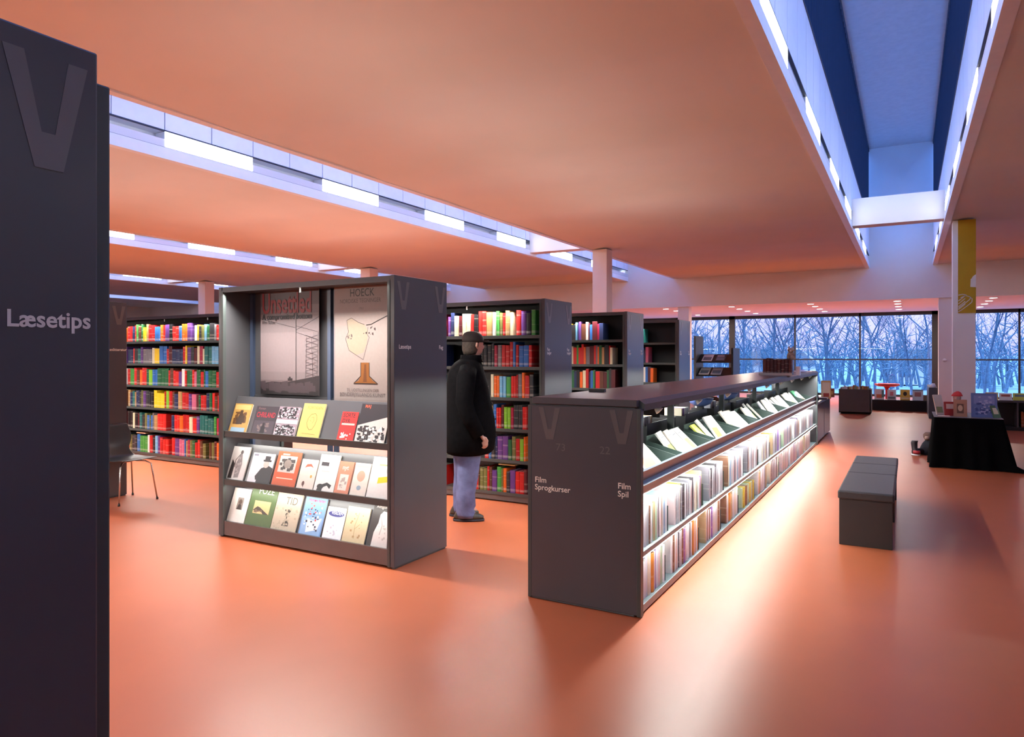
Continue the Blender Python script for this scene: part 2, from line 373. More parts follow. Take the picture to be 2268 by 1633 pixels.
# far houses
for i, (x, y, wd, hh) in enumerate(((-13, 78, 9, 2.2), (2, 84, 8, 2.4), (-27, 90, 11, 2.6))):
    root = empty('house', (x, y, -1.5), ['low white house beyond the lawn above the book bin', 'low white house beyond the lawn beside the white column', 'long low white house behind the bookcases'][i], 'house', 'houses beyond the lawn')
    b = MB(); b.box(-wd / 2, wd / 2, 0, 5, 0, hh); b.build('wall', pm('house_wall', (.6, .62, .66), .9), root)
    b = MB(); b.prism([(-wd / 2 - .3, hh), (wd / 2 + .3, hh), (wd / 2 - 1, hh + 1.3), (-wd / 2 + 1, hh + 1.3)], -.3, 5.3); b.build('roof', pm('house_roof', (.16, .17, .22), .9), root)
    for q in (-.3, 0.05, .33):
        b = MB(); b.box(wd * q - .5, wd * q + .5, -.03, .02, .8, 1.7); b.build('window', pm('house_glass', (.05, .06, .1), .2), root)

# ================================================================== BOOKCASES
WEDGE = pm('satin_wedge', (.115, .106, .104), .30, noise=.04)
WEDGEL = pm('satin_wedge_light', (.15, .135, .13), .30, noise=.04)
def v_shape(root, org, ux, uz, wdt=.145, hgt=.205, mat=None):
    """V shape in a lighter satin tone, laid near the top of an end panel; ux is the reading direction"""
    b = MB(); o = Vector(org); ux = Vector(ux); uz = Vector(uz); nn = ux.cross(uz) * .0012
    L = [(0, 0), (.36, -1), (.70, -1), (1, 0), (.76, 0), (.60, -.68), (.44, -.68), (.24, 0)]
    pts = [o + ux * a * wdt + uz * c * hgt + nn for a, c in L]; bk = [p - nn for p in pts]
    n = len(pts); b.add(pts + bk, [(0, 1, 6, 7), (1, 2, 5, 6), (2, 3, 4, 5)] + [(i, (i + 1) % n, (i + 1) % n + n, i + n) for i in range(n)])
    return b.build('wedge_shape', mat or WEDGE, root)
def lettering(root, body, org, ux, uz, size, sxx=1, line=.9, bold=.01):
    b = MB(); o = Vector(org); nn = Vector(ux).cross(Vector(uz)) * .0012
    add_text(b, body, o + nn, ux, uz, size, 0, bold, sxx, line=line); return b.build('lettering', LETTER, root)
SHZ = [.10, .445, .775, 1.105, 1.43, 1.76]
HT = 2.135
def bookcase(x0, x1, y, label, group, shelves=SHZ, text=None, open_back=False, uprights=1, lowlod=False, dep=DEP, ht=HT):
    root = empty('bookcase', ((x0 + x1) / 2, y + dep / 2, 0), label, 'bookcase', group)
    off = Vector(root.location)
    def bd(mb, nm, mat, bevel=0): o = mb.build(nm, mat, root, bevel); o.matrix_parent_inverse = Matrix.Translation(-off); return o
    T = .04
    for (a, c) in ((x1 - T, x1), (x0, x0 + T)):
        b = MB(); b.box(a, c, y, y + dep, .012, ht); b.box(a + .006, c - .006, y + .01, y + dep - .01, 0, .012); bd(b, 'end_panel', GREY, .004)
    for fy in (y - .004, y + dep - .026):
        b = MB(); b.box(x1 - T - .022, x1 - T + .001, fy, fy + .03, .012, ht - .04); b.box(x0 + T - .001, x0 + T + .022, fy, fy + .03, .012, ht - .04)
        bd(b, 'edge_post', GREYI)
    b = MB(); b.box(x0 + T, x1 - T, y + .005, y + dep - .005, ht - .03, ht - .002)
    for fy in (y, y + dep - .03): b.box(x0 + T, x1 - T, fy, fy + .03, ht - .045, ht - .03)
    bd(b, 'canopy', GREY)
    n = max(2, round((x1 - x0) / 1.0))
    for fy in (y + .012, y + dep - .022):
        for k in range(1, n):
            px_ = x0 + (x1 - x0) * k / n; b = MB(); b.box(px_ - .008, px_ + .008, fy, fy + .01, ht - .085, ht - .045); bd(b, 'lamp_bracket', STEEL)
    if not open_back:
        b = MB(); b.box(x0 + T, x1 - T, y + dep / 2 - .006, y + dep / 2 + .006, .06, ht - .03); bd(b, 'back_panel', BLACK)
    b = MB(); b.box(x0 + T, x1 - T, y + .02, y + dep - .02, .012, .075); bd(b, 'plinth', PLINTH)
    for z in shelves:
        b = MB(); b.box(x0 + T, x1 - T, y + .012, y + dep - .012, z - .022, z)
        b.box(x0 + T, x1 - T, y + .006, y + .014, z - .03, z + .004); b.box(x0 + T, x1 - T, y + dep - .014, y + dep - .006, z - .03, z + .004)
        bd(b, 'shelf', GREYI)
    if text:
        for (yy, s_) in text:
            o = lettering(root, s_, (x1, yy, 1.602), (0, 1, 0), (0, 0, 1), .042, bold=.022); o.matrix_parent_inverse = Matrix.Translation(-off)
    for yy in (y + .03, y + dep - .165):
        v_shape(root, (x1, yy, 2.095), (0, 1, 0), (0, 0, 1), mat=WEDGEL).matrix_parent_inverse = Matrix.Translation(-off)
    return root, bd
def kids(r): return [o for o in bpy.data.objects if o.parent is r]

# ---------------- generic books: one mesh, colour from each object
def obj_color_mat(name, rough, label_band):
    m = bpy.data.materials.new(name); m.use_nodes = True; n = m.node_tree; b = n.nodes['Principled BSDF']; b.inputs['Roughness'].default_value = rough
    oi = n.nodes.new('ShaderNodeObjectInfo'); tx = n.nodes.new('ShaderNodeTexCoord'); sp = n.nodes.new('ShaderNodeSeparateXYZ')
    n.links.new(tx.outputs['Generated'], sp.inputs[0])
    nz_ = n.nodes.new('ShaderNodeTexNoise'); nz_.noise_dimensions = '1D'; nz_.inputs['Scale'].default_value = 9
    ad = n.nodes.new('ShaderNodeMath'); ad.operation = 'MULTIPLY_ADD'; ad.inputs[1].default_value = 37.0
    n.links.new(oi.outputs['Random'], ad.inputs[0]); n.links.new(sp.outputs['Z'], ad.inputs[2]); n.links.new(ad.outputs[0], nz_.inputs['W'])
    th = n.nodes.new('ShaderNodeMath'); th.operation = 'GREATER_THAN'; th.inputs[1].default_value = .66; n.links.new(nz_.outputs['Fac'], th.inputs[0])
    # printed title band on the spine
    mx = n.nodes.new('ShaderNodeMixRGB'); mx.blend_type = 'MIX'
    br = n.nodes.new('ShaderNodeMixRGB'); br.blend_type = 'SCREEN'; br.inputs[0].default_value = .16; br.inputs[2].default_value = (.8, .75, .6, 1)
    n.links.new(oi.outputs['Color'], br.inputs[1]); n.links.new(oi.outputs['Color'], mx.inputs[1]); n.links.new(br.outputs[0], mx.inputs[2]); n.links.new(th.outputs[0], mx.inputs[0])
    last = mx
    if label_band:
        a = n.nodes.new('ShaderNodeMath'); a.operation = 'COMPARE'; a.inputs[1].default_value = .14; a.inputs[2].default_value = .05; n.links.new(sp.outputs['Z'], a.inputs[0])
        m2 = n.nodes.new('ShaderNodeMixRGB'); m2.inputs[2].default_value = (.62, .60, .55, 1); f = n.nodes.new('ShaderNodeMath'); f.operation = 'MULTIPLY'; f.inputs[1].default_value = .28
        n.links.new(a.outputs[0], f.inputs[0]); n.links.new(f.outputs[0], m2.inputs[0]); n.links.new(mx.outputs[0], m2.inputs[1]); last = m2
    n.links.new(last.outputs[0], b.inputs['Base Color']); return m
BOOKM = obj_color_mat('book_cloth', .42, True)
CASEM = obj_color_mat('case_sleeve', .30, False)
PAGES = pm('paper_pages', (.72, .66, .54), .9, noise=.08, scale=60)
def book_proto(name, mat):
    b = MB()                         # unit book: width x 0..1, depth y 0..1 (spine at y=0), height z 0..1
    prof = [(0, .04), (.12, .012), (.35, 0), (.65, 0), (.88, .012), (1, .04)]
    vs = [(x, y, z) for z in (0, 1) for x, y in prof]; n = len(prof)
    b.add(vs, [(i, i + 1, i + 1 + n, i + n) for i in range(n - 1)])
    for a, c in ((0, .09), (.91, 1)): b.box(a, c, .04, 1, 0, 1)
    b.box(.09, .91, .03, .97, .02, .975, 1)
    b.add([(0, .04, 0), (1, .04, 0), (1, .1, 0), (0, .1, 0)], [(0, 1, 2, 3)]); b.add([(0, .04, 1), (1, .04, 1), (1, .1, 1), (0, .1, 1)], [(0, 1, 2, 3)])
    me_o = b.build(name, [mat, PAGES]); return me_o
PAL = [('bright red', 'C8211C'), ('red', 'B01818'), ('crimson', '98183A'), ('orange', 'E0641C'), ('yellow', 'E8C020'), ('dark green', '1E5A34'), ('green', '3C8C3C'), ('olive', '6A6A38'),
       ('blue', '2C64A8'), ('navy', '1C2850'), ('light blue', '6CA8CC'), ('purple', '5A3478'), ('black', '18161A'), ('charcoal', '2C2C30'), ('brown', '5A3424'), ('maroon', '50141C'),
       ('cream', 'D8CCA8'), ('white', 'E0DCD4'), ('grey', '706C70'), ('teal', '1C6460'), ('pink', 'C0607C'), ('lime green', '78B42C'), ('tan', 'A88454')]
PALW = [9, 9, 5, 6, 3, 6, 7, 4, 6, 6, 3, 5, 6, 6, 5, 6, 5, 4, 4, 5, 3, 1.5, 3]
bproto = None
SLOTLOG = {}
ORD = ['', 'first', 'second', 'third', 'fourth', 'fifth', 'sixth', 'seventh', 'eighth', 'ninth', 'tenth', 'eleventh', 'twelfth', 'thirteenth', 'fourteenth', 'fifteenth', 'sixteenth', 'seventeenth', 'eighteenth', 'nineteenth', 'twentieth']
def place(proto, name, x, y, z, wx, dy, hz, color, ry=0, rz=0, rx=0):
    o = proto.copy(); COL.objects.link(o); o.name = name; o.location = (x, y, z); o.scale = (wx, dy, hz); o.rotation_euler = (rx, ry, rz); o.color = (*col_of(color), 1); return o
book = book_proto('book', BOOKM); case = book_proto('dvd_case', CASEM); used = {'book': False, 'dvd_case': False}
def shelf_books(x0, x1, y, z, gaps, wavg, where, group, shelfname, hmax=.27, skip=lambda x: False, dark=False, dead=0.05):
    """books standing spine out, at x0..x1; returns list for labels"""
    row = []; x = x0 + .01
    while x < x1 - .02:
        g = [q for q in gaps if q[0] <= x < q[1]]
        if g: x = g[0][1]; continue
        wd = max(.018, R.gauss(wavg, wavg * .28)); 
        if x + wd > x1 - .005: break
        c = R.choices(PAL, PALW)[0]; rep = R.choices([1, 2, 3], [14, 2, .5])[0]
        hgt = R.uniform(.80, 1) * hmax
        for _ in range(rep):
            if x + wd > x1 - .005: break
            if not skip(x): row.append((x, wd, hgt * R.uniform(.98, 1.0), c))
            x += wd + .001
    seen = {}
    for i, (bx_, wd, hg, c) in enumerate(row):
        lean = 0
        o = place(book, 'book', bx_ + .0005, y + R.uniform(.015, .024), z + .001, wd - .001, .21, hg, c[1])
        seen[c[0]] = seen.get(c[0], 0) + 1; k = seen[c[0]]
        prev = row[i - 1][3][0] if i else None; nxt = row[i + 1][3][0] if i < len(row) - 1 else None
        tot = sum(1 for r_ in row if r_[3][0] == c[0])
        if tot == 1: lab = 'only %s book on the %s of %s' % (c[0], shelfname, where)
        else: lab = '%s %s book from the left, %s, %s' % (ORD[k], c[0], shelfname, where.replace('the ', '', 1))
        tag(o, lab, 'book', group)
    return row
def stuff_books(specs, label, name='book_row'):
    """distant books too small to count: one object"""
    b = MB(); mats = []
    idx = {}
    for n_, h_ in PAL: idx[n_] = len(mats); mats.append(ink(h_, .45))
    pg = len(mats); mats.append(PAGES)
    for (x0, x1, y, z, gaps, wavg, hmax, face) in specs:
        x = x0
        while x < x1 - .03:
            g = [q for q in gaps if q[0] <= x < q[1]]
            if g: x = g[0][1]; continue
            wd = max(.015, R.gauss(wavg, wavg * .3)); wd = min(wd, x1 - x); hg = hmax * R.uniform(.8, 1); c = idx[R.choices(PAL, PALW)[0][0]]
            ya = y + R.uniform(.02, .035)
            if face > 0: b.box(x, x + wd - .001, ya, ya + .20, z, z + hg, c); b.box(x + .003, x + wd - .004, ya + .005, ya + .195, z + hg - .004, z + hg + .0006, pg)
            else: b.box(x, x + wd - .001, y - .22, y - .02, z, z + hg, c)
            x += wd
    return tag(b.build(name, mats), label, 'books', kind='stuff')

# ---------------- row 2 in view: the man's bookcase, and the long one behind the chair
Y2 = ROWS[1]
shn = ['bottom shelf', 'fifth shelf', 'fourth shelf', 'third shelf', 'second shelf', 'top shelf']
bookcase(A0, A1, Y2, 'dark grey tall bookcase where the man in the black coat is standing', 'tall dark grey bookcases', text=[(Y2 + .05, 'Fag-\nbøger'), (Y2 + DEP - .13, 'Fag-\nbøger')])
bookcase(B0, B1, Y2, 'long dark grey bookcase full of red and green books behind the chair', 'tall dark grey bookcases', text=[(Y2 + .05, 'Skøn')])
MG = {5: [(-3.62, -3.58)], 4: [], 3: [(-3.72, -3.70)], 2: [], 1: [], 0: [(-3.42, -3.2)]}
for k, z in enumerate(SHZ):
    end = [-3.44, -3.46, -3.44, -3.36, -3.33, -3.31][k]
    start = [-4.12, -3.98, -3.92, -3.90, -4.22, -4.46][k]
    shelf_books(start, end, Y2, z, MG[k], .043, 'the bookcase beside the man', 'books beside the man', shn[k])
for k, z in enumerate(SHZ):
    g = {5: [(-8.98, -8.82)], 1: [(-9.55, -9.35)], 0: [(-9.50, -9.34), (-8.62, -8.5)], 4: [], 3: [], 2: []}[k]
    shelf_books(-10.42, -8.26, Y2, z, g, .060, 'bookcase behind the chair', 'books behind the chair', shn[k], hmax=.265)
# books lying flat on top of others
def flat_book(x, y, z, wd, dp, th, color, label, group):
    o = place(book, 'book', x, y, z, th, dp, wd, color, ry=PI / 2); o.location = (x, y, z + th); tag(o, label, 'book', group); return o
flat_book(-3.80, Y2 + .03, .385, .20, .16, .016, 'D8A868', 'tan book lying flat across the standing books near the man\'s shoes', 'books beside the man')
flat_book(-10.20, Y2 + .03, .37, .22, .16, .02, 'D89878', 'orange pink book lying flat on the bottom shelf behind the chair', 'books behind the chair')
# ---------------- rows 3, 4, 5: further bookcases, seen over the low unit
for r_ in (2, 3):
    y = ROWS[r_]
    bookcase(A0, A1, y, ['', '', 'dark grey tall bookcase directly behind the man\'s bookcase', 'smaller looking dark grey bookcase third in line, half empty dark shelves', 'dark grey bookcase at the far end of the line by the windows'][r_], 'tall dark grey bookcases',
             text=[(y + .05, 'Fag-\nbøger'), (y + DEP - .13, 'Fag-\nbøger')])
y = ROWS[2]
stuff_books([(-4.35, -3.55, y, SHZ[5], [(-3.82, -3.80)], .040, .26, 1), (-4.35, -3.44, y, SHZ[4], [], .038, .28, 1), (-4.35, -3.40, y, SHZ[3], [], .042, .27, 1),
             (A0 + .06, -4.37, y, SHZ[5], [], .04, .26, 1), (A0 + .06, -4.37, y, SHZ[4], [], .04, .27, 1), (A0 + .06, -4.37, y, SHZ[3], [], .04, .26, 1),
             (A0 + .06, -3.4, y, SHZ[2], [], .045, .26, 1), (A0 + .06, -3.4, y, SHZ[1], [], .045, .26, 1), (A0 + .06, -3.4, y, SHZ[0], [], .045, .26, 1)],
            'rows of small colourful books on the bookcase behind the man\'s one')
y = ROWS[3]
stuff_books([(-4.3, -3.80, y, SHZ[5], [], .045, .25, 1), (-4.3, -3.74, y, SHZ[4], [], .045, .27, 1), (-4.3, -3.66, y, SHZ[3], [], .045, .26, 1),
             (A0 + .06, -4.3, y, SHZ[5], [], .045, .25, 1), (A0 + .06, -4.3, y, SHZ[4], [], .045, .25, 1), (A0 + .06, -3.7, y, SHZ[2], [], .045, .25, 1)],
            'rows of tiny books on the half empty third bookcase in line')
stuff_books([(B0 + .05, -10.44, Y2, z, [], .055, .26, 1) for z in SHZ], 'books on the far stretch of the bookcase behind the chair')
stuff_books([(-8.24, B1 - .06, Y2, z, [], .055, .26, 1) for z in SHZ], 'books on the stretch of the long bookcase hidden by the display bookcase')
stuff_books([(A0 + .06, -4.48, Y2, z, [], .05, .26, 1) for z in SHZ], 'books on the stretch of bookcase hidden by the man')
# ---------------- row 1: B bookcase whose end panel stands behind the chair, and the display bookcase
bookcase(B0, B1, ROWS[0], 'dark grey bookcase seen only by its end panel right behind the chair', 'tall dark grey bookcases', text=[(ROWS[0] + .42, 'Skønlitteratur')])
# near bookcase, only its end panel in view
nr, nbd = bookcase(-3.4, -1.364, .14, dep=.637, label= 'nearest dark grey bookcase end lettered with the word for reading tips', group='tall dark grey bookcases', text=[(.618, 'Læsetips')])
b = MB(); b.box(-1.43, -1.382, .779, .812, .012, 2.085); nbd(b, 'corner_post', GREYI, .004)

# ---------------- display bookcase
YD = ROWS[0]
dr, dbd = bookcase(A0, A1, YD, 'open dark grey display bookcase with two posters and front-facing books', 'tall dark grey bookcases', shelves=[], text=[(YD + .05, 'Læsetips'), (YD + DEP - .11, 'Fag')], open_back=True)
b = MB(); b.box(A0 + .04, A1 - .04, YD + .32, YD + .335, 1.20, HT - .03); b.box(A0 + .04, A1 - .04, YD + .31, YD + .345, 1.17, 1.20); dbd(b, 'back_panel', GREY)
for sx_ in (A0 + .045, -4.17, -4.10, A1 - .085):
    b = MB(); b.box(sx_, sx_ + .035, YD + .29, YD + .32, .08, HT - .03); dbd(b, 'upright', pm('blue_grey_steel', (.05, .07, .12), .35))
for zl in (.885, .475, .115):
    b = MB()
    b.box(A0 + .04, A1 - .04, YD + .004, YD + .024, zl - .026 if zl > .2 else .02, zl + .022)
    b.box(A0 + .04, A1 - .04, YD + .024, YD + .30, zl - .022, zl - .004)
    dbd(b, 'shelf', GREYI if zl > .2 else PLINTH)
    b = MB(); lo = zl; y0, y1 = YD + .045, YD + .155; hh = .31
    b.add([(A0 + .05, y0, lo), (A1 - .05, y0, lo), (A1 - .05, y1, lo + hh), (A0 + .05, y1, lo + hh), (A0 + .05, y0 + .008, lo), (A1 - .05, y0 + .008, lo), (A1 - .05, y1 + .008, lo + hh), (A0 + .05, y1 + .008, lo + hh)],
          [(0, 1, 2, 3), (4, 7, 6, 5), (0, 4, 5, 1), (1, 5, 6, 2), (2, 6, 7, 3), (3, 7, 4, 0)])
    dbd(b, 'sloping_rest', GREY)
# posters
def art_object(name, wd, ht, th, items, org, lean, label, cat, group=None, rz=0, base='F0F0EC', edge=None, pages=True, ux=None, parts=False):
    """a flat printed thing standing with its lower front corner at org, leaning back by `lean`; items in 0..1 coords"""
    mats = []; idx = {}
    def mi(hx):
        if hx not in idx: idx[hx] = len(mats); mats.append(ink(hx))
        return idx[hx]
    b = MB(); base_i = mi(base); e_i = mi(edge or base)
    b.add([(0, 0, 0), (wd, 0, 0), (wd, 0, ht), (0, 0, ht)], [(0, 1, 2, 3)], base_i)
    if pages:
        pi_ = len(mats); mats.append(PAGES)
        b.box(0, wd, .0004, .0025, 0, ht, e_i); b.box(0, wd, th - .002, th, 0, ht, e_i); b.box(.001, wd - .004, .0025, th - .002, .004, ht - .004, pi_); b.box(0, .0015, .0004, th, 0, ht, e_i)
    else: b.box(0, wd, .0004, th, 0, ht, e_i)
    dpt = -.0003
    for it in items:
        k = it[0]; c = mi(it[1]); dpt -= .00012
        if k == 'r': x0, z0, x1, z1 = it[2:6]; b.quad((x0 * wd, dpt, z0 * ht), (x1 * wd, dpt, z0 * ht), (x1 * wd, dpt, z1 * ht), (x0 * wd, dpt, z1 * ht), c)
        elif k == 'p': b.poly([(x * wd, dpt, z * ht) for x, z in it[2]], c)
        elif k == 'e':
            cx, cz, rx, rz_ = it[2:6]; b.poly([((cx + rx * math.cos(2 * PI * q / 20)) * wd, dpt, (cz + rz_ * math.sin(2 * PI * q / 20)) * ht) for q in range(20)], c)
        elif k == 'l':
            pts = it[2]; lw = it[3]
            for (a, c1), (d, e) in zip(pts, pts[1:]):
                A_ = Vector((a * wd, 0, c1 * ht)); B_ = Vector((d * wd, 0, e * ht)); dd = (B_ - A_); n_v = Vector((-dd.z, 0, dd.x)).normalized() * lw / 2
                b.add([p + Vector((0, dpt, 0)) for p in (A_ - n_v, B_ - n_v, B_ + n_v, A_ + n_v)], [(0, 1, 2, 3)], c)
        elif k == 't':
            s_, x, z, size, bold, sxx = it[2:8]; add_text(b, s_, (x * wd, dpt, z * ht), (1, 0, 0), (0, 0, 1), size, c, bold, sxx)
        elif k == 'n':                 # speckled print (crowd, pattern): deterministic flecks
            x0, z0, x1, z1, nn_, sz, seed = it[2:9]; rr = random.Random(seed)
            for _ in range(nn_):
                px_ = rr.uniform(x0, x1 - sz); pz = rr.uniform(z0, z1 - sz * .6); q = sz * rr.uniform(.4, 1)
                b.quad((px_ * wd, dpt, pz * ht), ((px_ + q) * wd, dpt, (pz + rr.uniform(-.01, .01)) * ht), ((px_ + q * .9) * wd, dpt, (pz + q * .7) * ht), ((px_ - .1 * q) * wd, dpt, (pz + q * .6) * ht), c); dpt -= .000002
    o = b.build(name, mats); o.location = org; o.rotation_euler = (-lean, 0, rz)
    return tag(o, label, cat, group)
P1 = [('r', '675A5C', 0, 0, 1, 1), ('r', '736769', 0, .14, 1, .78), ('r', '7B6E70', 0, .22, .9, .60), ('r', '55484C', 0, .86, 1, 1), ('r', '1C1719', 0, 0, 1, .10), ('p', '272023', [(0, .10), (.2, .125), (.45, .12), (1, .19), (1, .05), (0, .05)]), ('n', '3D3237', 0, .02, 1, .13, 60, .10, 3),
      ('r', '1C1719', .48, .135, .56, .16), ('r', '1C1719', .50, .16, .53, .175), ('l', '201B1E', [(.62, .10), (.62, .74)], .007), ('l', '322A2E', [(.62, .62), (1, .74)], .004), ('l', '322A2E', [(.62, .60), (1, .52)], .003), ('l', '322A2E', [(.62, .66), (.98, .60)], .003), ('l', '322A2E', [(0, .74), (.62, .64)], .003),
      ('l', '3D3337', [(.78, .16), (.80, .55)], .004), ('l', '3D3337', [(.90, .16), (.88, .55)], .004), ('l', '3D3337', [(.97, .16), (.99, .60)], .004)] + \
     [('l', '3D3337', [(.78, .18 + .05 * q), (.98, .22 + .05 * q)], .003) for q in range(8)] + [('l', '3D3337', [(.98, .18 + .05 * q), (.78, .22 + .05 * q)], .003) for q in range(8)] + \
     [('t', '860D14', 'Unsettled', .03, .79, .245, .018, .62), ('t', '181215', 'A compromised bottom', .035, .728, .066, .02, .92), ('t', '32292B', 'Film Salon', .035, .685, .038, 0, 1)]
art_object('poster', .70, .89, .004, P1, (-4.945, YD + .272, 1.215), 0, 'grey pink poster with a big red condensed headline over a power line photo', 'poster', 'posters in the display bookcase', base='675A5C', pages=False)
P2 = [('r', '867875', 0, 0, 1, 1), ('r', '8C7F7B', .02, .02, .98, .98), ('t', '1C1518', 'HOECK', .27, .905, .088, 0, .85), ('t', '534848', 'NORDISKE TEGNINGER', .10, .85, .047, 0, .86), ('t', '695E5E', '1961', .42, .79, .03, 0, 1),
      ('p', '908170', [(.22, .70), (.30, .72), (.42, .68), (.52, .66), (.58, .60), (.56, .50), (.50, .42), (.38, .40), (.26, .44), (.22, .52), (.25, .60)]),
      ('l', '3D3031', [(.22, .70), (.30, .72), (.42, .68), (.52, .66)], .004), ('l', '3D3031', [(.22, .70), (.25, .60), (.20, .54), (.26, .44), (.38, .40), (.50, .36)], .004), ('l', '271C1E', [(.55, .655), (.63, .66), (.78, .70), (.94, .74)], .008),
      ('l', '3D3031', [(.58, .64), (.56, .58), (.60, .55), (.56, .48), (.50, .36)], .003), ('n', '48393A', .5, .56, .72, .66, 8, .03, 5), ('n', '5E4F4E', .22, .50, .34, .60, 6, .03, 6),
      ('p', '7B4812', [(.46, .335), (.60, .335), (.60, .22), (.66, .18), (.74, .155), (.34, .155), (.42, .18), (.46, .22)]), ('l', '271810', [(.46, .335), (.46, .22), (.34, .155)], .006), ('l', '271810', [(.60, .335), (.60, .22), (.74, .155)], .006), ('l', '271810', [(.34, .155), (.74, .155)], .008),
      ('p', '5E320D', [(.52, .32), (.55, .32), (.56, .17), (.50, .17)]),
      ('t', '5E5353', 'TIL UDSTILLINGEN DER', .22, .085, .036, 0, .88), ('t', '5E5353', 'SØNDERJYLLANDS KUNST', .10, .045, .042, 0, .95)]
art_object('poster', .62, .925, .004, P2, (-4.06, YD + .255, 1.185), 0, 'pale pink poster with a face sketch above an orange flared base', 'poster', 'posters in the display bookcase', base='867875', pages=False)
# front-facing books on the display bookcase
LE = math.radians(19)
def cover(x0, x1, h, zl, items, base, label, th=.02, edge=None):
    return art_object('book', x1 - x0, h, th, items, (x0, YD + .032 + .002, zl + .003), LE, label, 'book', 'front-facing books on the display bookcase', base=base, edge=edge)
Z1, Z2, Z3 = .885, .475, .115
def figure(c, cx, z0, h, w_=.12):
    return [('p', c, [(cx - w_, z0), (cx + w_, z0), (cx + w_ * .9, z0 + h * .55), (cx + w_ * .5, z0 + h * .78), (cx - w_ * .5, z0 + h * .78), (cx - w_ * .9, z0 + h * .55)]), ('e', c, cx, z0 + h * .88, w_ * .5, h * .13)]
T1 = 'top display tier'; T2 = 'middle display tier'; T3 = 'bottom display tier'
cover(-5.075, -4.86, .262, Z1, [('r', 'B08A48', 0, 0, 1, 1), ('r', 'C8A868', .05, .80, .95, .96), ('n', '5A3C1C', .1, .3, .9, .8, 30, .2, 2), ('n', '3A2818', .2, .3, .8, .6, 18, .18, 3), ('r', '88A4B8', .1, .06, .9, .20)] + figure('3A2818', .5, .35, .42, .16), 'B08A48', 'gold and brown book with a group of figures, leftmost on the ' + T1, .03)
cover(-4.80, -4.535, .25, Z1, [('r', '302A30', 0, 0, 1, 1), ('r', '403840', .05, .05, .95, .5), ('n', '6A5A5A', .2, .1, .8, .5, 18, .12, 4), ('t', '9A1C2C', 'CHRILAND', .08, .62, .062, .02, .72), ('t', '7A5A5A', 'Roman', .10, .88, .03, 0, 1)] + figure('18141A', .5, .08, .35, .10), '302A30', 'dark book with a wide dull red title on the ' + T1)
cover(-4.53, -4.285, .255, Z1, [('r', '8A7A84', 0, 0, 1, 1), ('n', '1C181C', .02, .02, .98, .42, 90, .11, 7), ('n', 'D0C4CC', .02, .02, .98, .42, 40, .07, 8), ('n', '1C181C', .02, .6, .98, .98, 90, .11, 9), ('n', 'D0C4CC', .02, .6, .98, .98, 40, .07, 10), ('r', 'C4B8C0', 0, .44, 1, .57)], '8A7A84', 'black and white speckled book with a pale centre band on the ' + T1)
cover(-4.26, -4.02, .292, Z1, [('r', 'B4A45C', 0, 0, 1, 1), ('l', '6A5C2C', [(.62, .72), (.45, .70), (.34, .58), (.32, .46), (.38, .34), (.50, .26), (.62, .28), (.70, .40), (.74, .55), (.70, .66), (.62, .72)], .004), ('l', '7A6C38', [(.48, .60), (.58, .62), (.62, .52), (.56, .44)], .003), ('l', '7A6C38', [(.44, .52), (.50, .50)], .003), ('t', '8A7C40', 'FORTIDEN', .2, .84, .035, 0, 1), ('l', '8A7C40', [(.2, .16), (.8, .14)], .003)], 'B4A45C', 'mustard yellow book with an outlined face on the ' + T1, .022)
cover(-3.83, -3.665, .24, Z1, [('r', 'C02420', 0, 0, 1, 1), ('t', '2A1014', 'SORTE\nDYR', .1, .82, .045, .02, .9), ('r', 'D8A8A0', .1, .56, .9, .62), ('n', 'E8C8C0', .15, .08, .85, .34, 10, .12, 12), ('p', 'E8D0C8', [(.15, .12), (.35, .34), (.4, .14)])], 'C02420', 'small red book standing apart on the ' + T1, .016)
cover(-3.65, -3.36, .31, Z1, [('r', 'B8B0AC', 0, 0, 1, .78), ('r', '241E24', 0, .72, 1, 1), ('p', '241E24', [(0, .45), (0, .8), (1, .8), (1, .70)]), ('t', 'C85030', 'MAJ', .12, .9, .035, .01, 1), ('n', '2A2426', .02, .02, .98, .5, 70, .12, 14), ('n', 'D8D0C8', .02, .02, .98, .45, 30, .10, 15)], 'B8B0AC', 'book with a black and white crowd photo and dark top on the ' + T1, .02, edge='241E24')
cover(-5.11, -4.895, .30, Z2, [('r', 'D8D4D0', 0, 0, 1, 1), ('p', '8A8484', [(.42, .1), (.68, .12), (.72, .5), (.62, .78), (.5, .8), (.38, .52)]), ('e', '5A5454', .56, .84, .08, .06), ('p', '403C3C', [(.08, .08), (.3, .08), (.3, .5), (.12, .62)]), ('l', '5A5454', [(.5, .78), (.3, .6), (.35, .4)], .008), ('n', 'A8A0A0', .4, .15, .7, .7, 16, .1, 20)], 'D8D4D0', 'pale book with a grey standing statue, leftmost on the ' + T2)
cover(-4.845, -4.58, .262, Z2, [('r', 'E8E6EA', 0, 0, 1, 1), ('p', '242026', [(.42, 0), (1, 0), (1, .55), (.8, .62), (.5, .52), (.30, .25)]), ('e', 'C8B8B0', .68, .66, .13, .12), ('r', '242026', .52, .74, .88, .80), ('r', '242026', .58, .80, .82, .92), ('r', 'E8E6EA', .1, .04, .4, .14), ('r', '7A7888', .05, .9, .25, .96)], 'E8E6EA', 'white book showing a dark suited man in a hat on the ' + T2, .03, edge='3A2C68')
cover(-4.55, -4.285, .295, Z2, [('r', 'D0541C', 0, 0, 1, 1), ('r', 'C8C0B8', .12, .42, .85, .88), ('n', '3A3432', .14, .44, .83, .86, 26, .15, 22), ('e', '8A8078', .5, .66, .16, .12), ('r', 'E8C8B0', .15, .24, .85, .27), ('r', 'E8C8B0', .2, .9, .5, .94)], 'D0541C', 'orange book with a black and white portrait photo on the ' + T2, .022)
